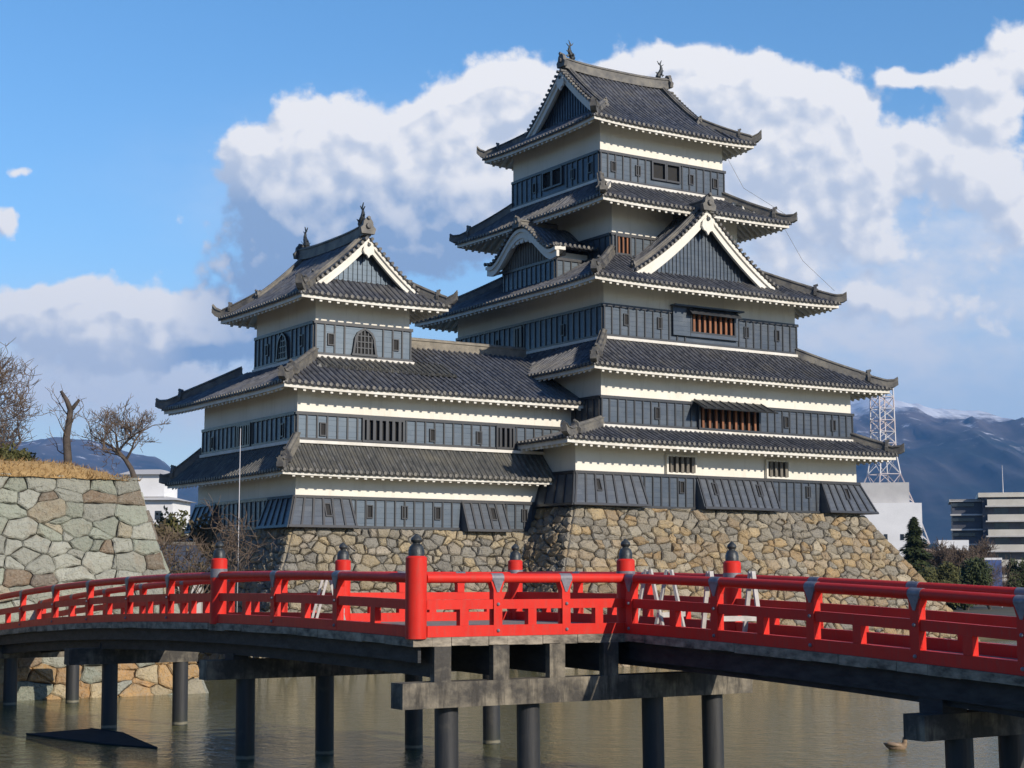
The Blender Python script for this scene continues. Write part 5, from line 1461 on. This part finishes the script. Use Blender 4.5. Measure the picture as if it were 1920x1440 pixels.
mb = MB(); mb.hexa([(-5.5, -4.6, 6.4), (-1.2, -4.6, 6.4), (-1.2, 4.6, 6.4), (-5.5, 4.6, 6.4)], [(-5, -.3, 7.6), (-1.2, -.3, 7.6), (-1.2, .3, 7.6), (-5, .3, 7.6)]); mb.build('roof', M['brownwall'], o)
for x in (-.4, 1.4):
    mb = MB(); mb.box(x - .4, x + .5, -4.25, -4.18, 5.2, 6.6); mb.build('window', M['glass'], o)
# blue notice panel on posts in front of the apartment block
o = thing('notice_board', 'blue panel on posts among the trees at the right edge', 'sign', (45.0, 152, 1.1), radians(-10))
M['bluesign'] = simple('blue_panel', (0.05, 0.09, 0.24), (0.07, 0.12, 0.30), 2, 0.5)
mb = MB(); mb.box(-.75, .75, -.05, .05, .9, 4.4); mb.build('panel', M['bluesign'], o)
for x in (-.65, .65):
    mb = MB(); mb.tube([(x, .08, 0), (x, .08, 4.6)], .05, 6); mb.build('post', M['steel'], o)
mb = MB(); mb.box(-.8, .8, -.08, .08, 4.4, 4.6); mb.build('cap', M['whitewall'], o)

def conifer(p, label, h, w_, n, seed):
    rnd = random.Random(seed); o = thing('conifer', label, 'tree', p); mb = MB(); lf = MB()
    mb.tube([(0, 0, 0), (0, 0, h * .96)], [.22, .02], 7); mb.build('trunk', M['bark'], o)
    for q in range(n):
        t = rnd.random() ** 1.25; a = rnd.uniform(0, 6.28); tier_ = .82 + .30 * sin(t * 46 + rnd.uniform(-.5, .5) + a)
        r = w_ * (1 - t) ** .85 * tier_ * (rnd.random() ** .4); c = Vector((cos(a) * r, sin(a) * r, h * (.06 + .93 * t) - r * .22))
        out = Vector((cos(a), sin(a), -.35 + rnd.uniform(-.2, .2))) * rnd.uniform(.25, .5); sd = Vector((-sin(a), cos(a), rnd.uniform(-.3, .3))) * rnd.uniform(.07, .16)
        lf.face([lf.add(c - out * .4), lf.add(c + sd), lf.add(c + out), lf.add(c - sd)])
    lf.build('crown', M['leaf'], o); return o
conifer((37.2, 150, 1.1), 'dark green conifer standing in front of the white block', 8.4, 3.0, 7000, 6)
scrub((39.0, 140, 1.0), 'broad dark green round bush to the right of the conifer', 'shrub', 2.6, 1.8, 5.0, 4200, 41, 'leaf', .15, group='bushes on the right bank')
scrub((36.2, 138, 1.0), 'low olive bush at the foot of the conifer', 'shrub', 2.2, 1.6, 4.4, 3000, 42, 'leaf_y', .15, group='bushes on the right bank')
scrub((46.6, 148, 1.0), 'round clipped dark bush at the right edge beside the blue panel', 'shrub', 1.6, 1.4, 5.0, 3000, 43, 'leaf', .15, group='bushes on the right bank')
scrub((42.2, 144, 1.0), 'brown leafless bush between the two green bushes on the right', 'shrub', 1.9, 1.5, 4.2, 1200, 44, 'leaf_b', .13, twigs=18, group='bushes on the right bank')
bare_tree((43.2, 160, 1.0), 'bare brown tree in front of the apartment block', 5.6, .16, 71, (.02, 0), 6, .6, .2, (3, 4), 'bare trees on the right bank', twr=.026)
bare_tree((47.5, 165, 1.0), 'bare brown tree at the right edge before the balconies', 6.0, .17, 72, (0, 0), 6, .6, .2, (3, 4), 'bare trees on the right bank', twr=.026)
bare_tree((50.0, 190, 1.0), 'bare reddish tree by the low brown house', 6.0, .16, 73, (0, 0), 6, .6, .2, (3, 4), 'bare trees on the right bank', twr=.026)

# ------------------------------------------------------------------ on the water
o = thing('duck', 'small brown duck swimming right on the moat under the bridge', 'duck', (8.54, 36.57, 0.0), radians(-8))
mb = MB(); mb.tube([(-.36, 0, .17), (-.27, 0, .11), (-.14, 0, .07), (.02, 0, .06), (.15, 0, .07), (.20, 0, .11), (.215, 0, .20), (.225, 0, .29), (.27, 0, .345), (.345, 0, .33)], [.012, .055, .11, .13, .12, .09, .068, .068, .072, .035], 12)
mb.build('body', M['duckb'], o, True)
mb = MB(); mb.hexa([(.34, -.025, .305), (.43, -.022, .295), (.43, .022, .295), (.34, .025, .305)], [(.34, -.02, .34), (.43, -.018, .312), (.43, .018, .312), (.34, .02, .34)]); mb.build('bill', M['bill'], o)
for e in (-1, 1):
    mb = MB(); mb.tube([(.12, e * .10, .12), (-.05, e * .115, .13), (-.22, e * .07, .15), (-.33, e * .03, .16)], [.03, .06, .045, .012], 8); mb.build('wing', M['duckh'], o, True)
o.scale = (.80, .80, .80)
o = thing('floating_boom', 'flat dark diamond shaped float lying on the moat under the left of the bridge', 'float')
mb = MB(); pts = [(-11.8, 40.0), (-10.5, 38.7), (-9.2, 37.5), (-7.9, 36.7), (-8.7, 38.4), (-9.5, 40.2), (-10.6, 41.4)]
mb.prism([(x, y, .0) for x, y in pts], (0, 0, .02)); mb.build('panel', M['float'], o)
mb = MB(); mb.tube([(x, y, .02) for x, y in pts], .018, 6); mb.build('rim', M['float'], o)

# ------------------------------------------------------------------ air
hz = MB(); hz.box(-9000, 9000, -200, 12000, -8, 1400)
hm = bpy.data.materials.new('haze'); hm.use_nodes = True; hm.node_tree.nodes.clear(); gh = NG(hm.node_tree)
pv = gh.new('ShaderNodeVolumePrincipled'); pv.inputs['Color'].default_value = (0.20, 0.50, 1.0, 1); pv.inputs['Density'].default_value = 0.000065; pv.inputs['Anisotropy'].default_value = 0.0
ho = gh.new('ShaderNodeOutputMaterial'); gh.l.new(pv.outputs[0], ho.inputs['Volume'])
tag(hz.build('haze', hm), 'thin blue air between the castle and the far mountains', 'haze', kind='stuff')
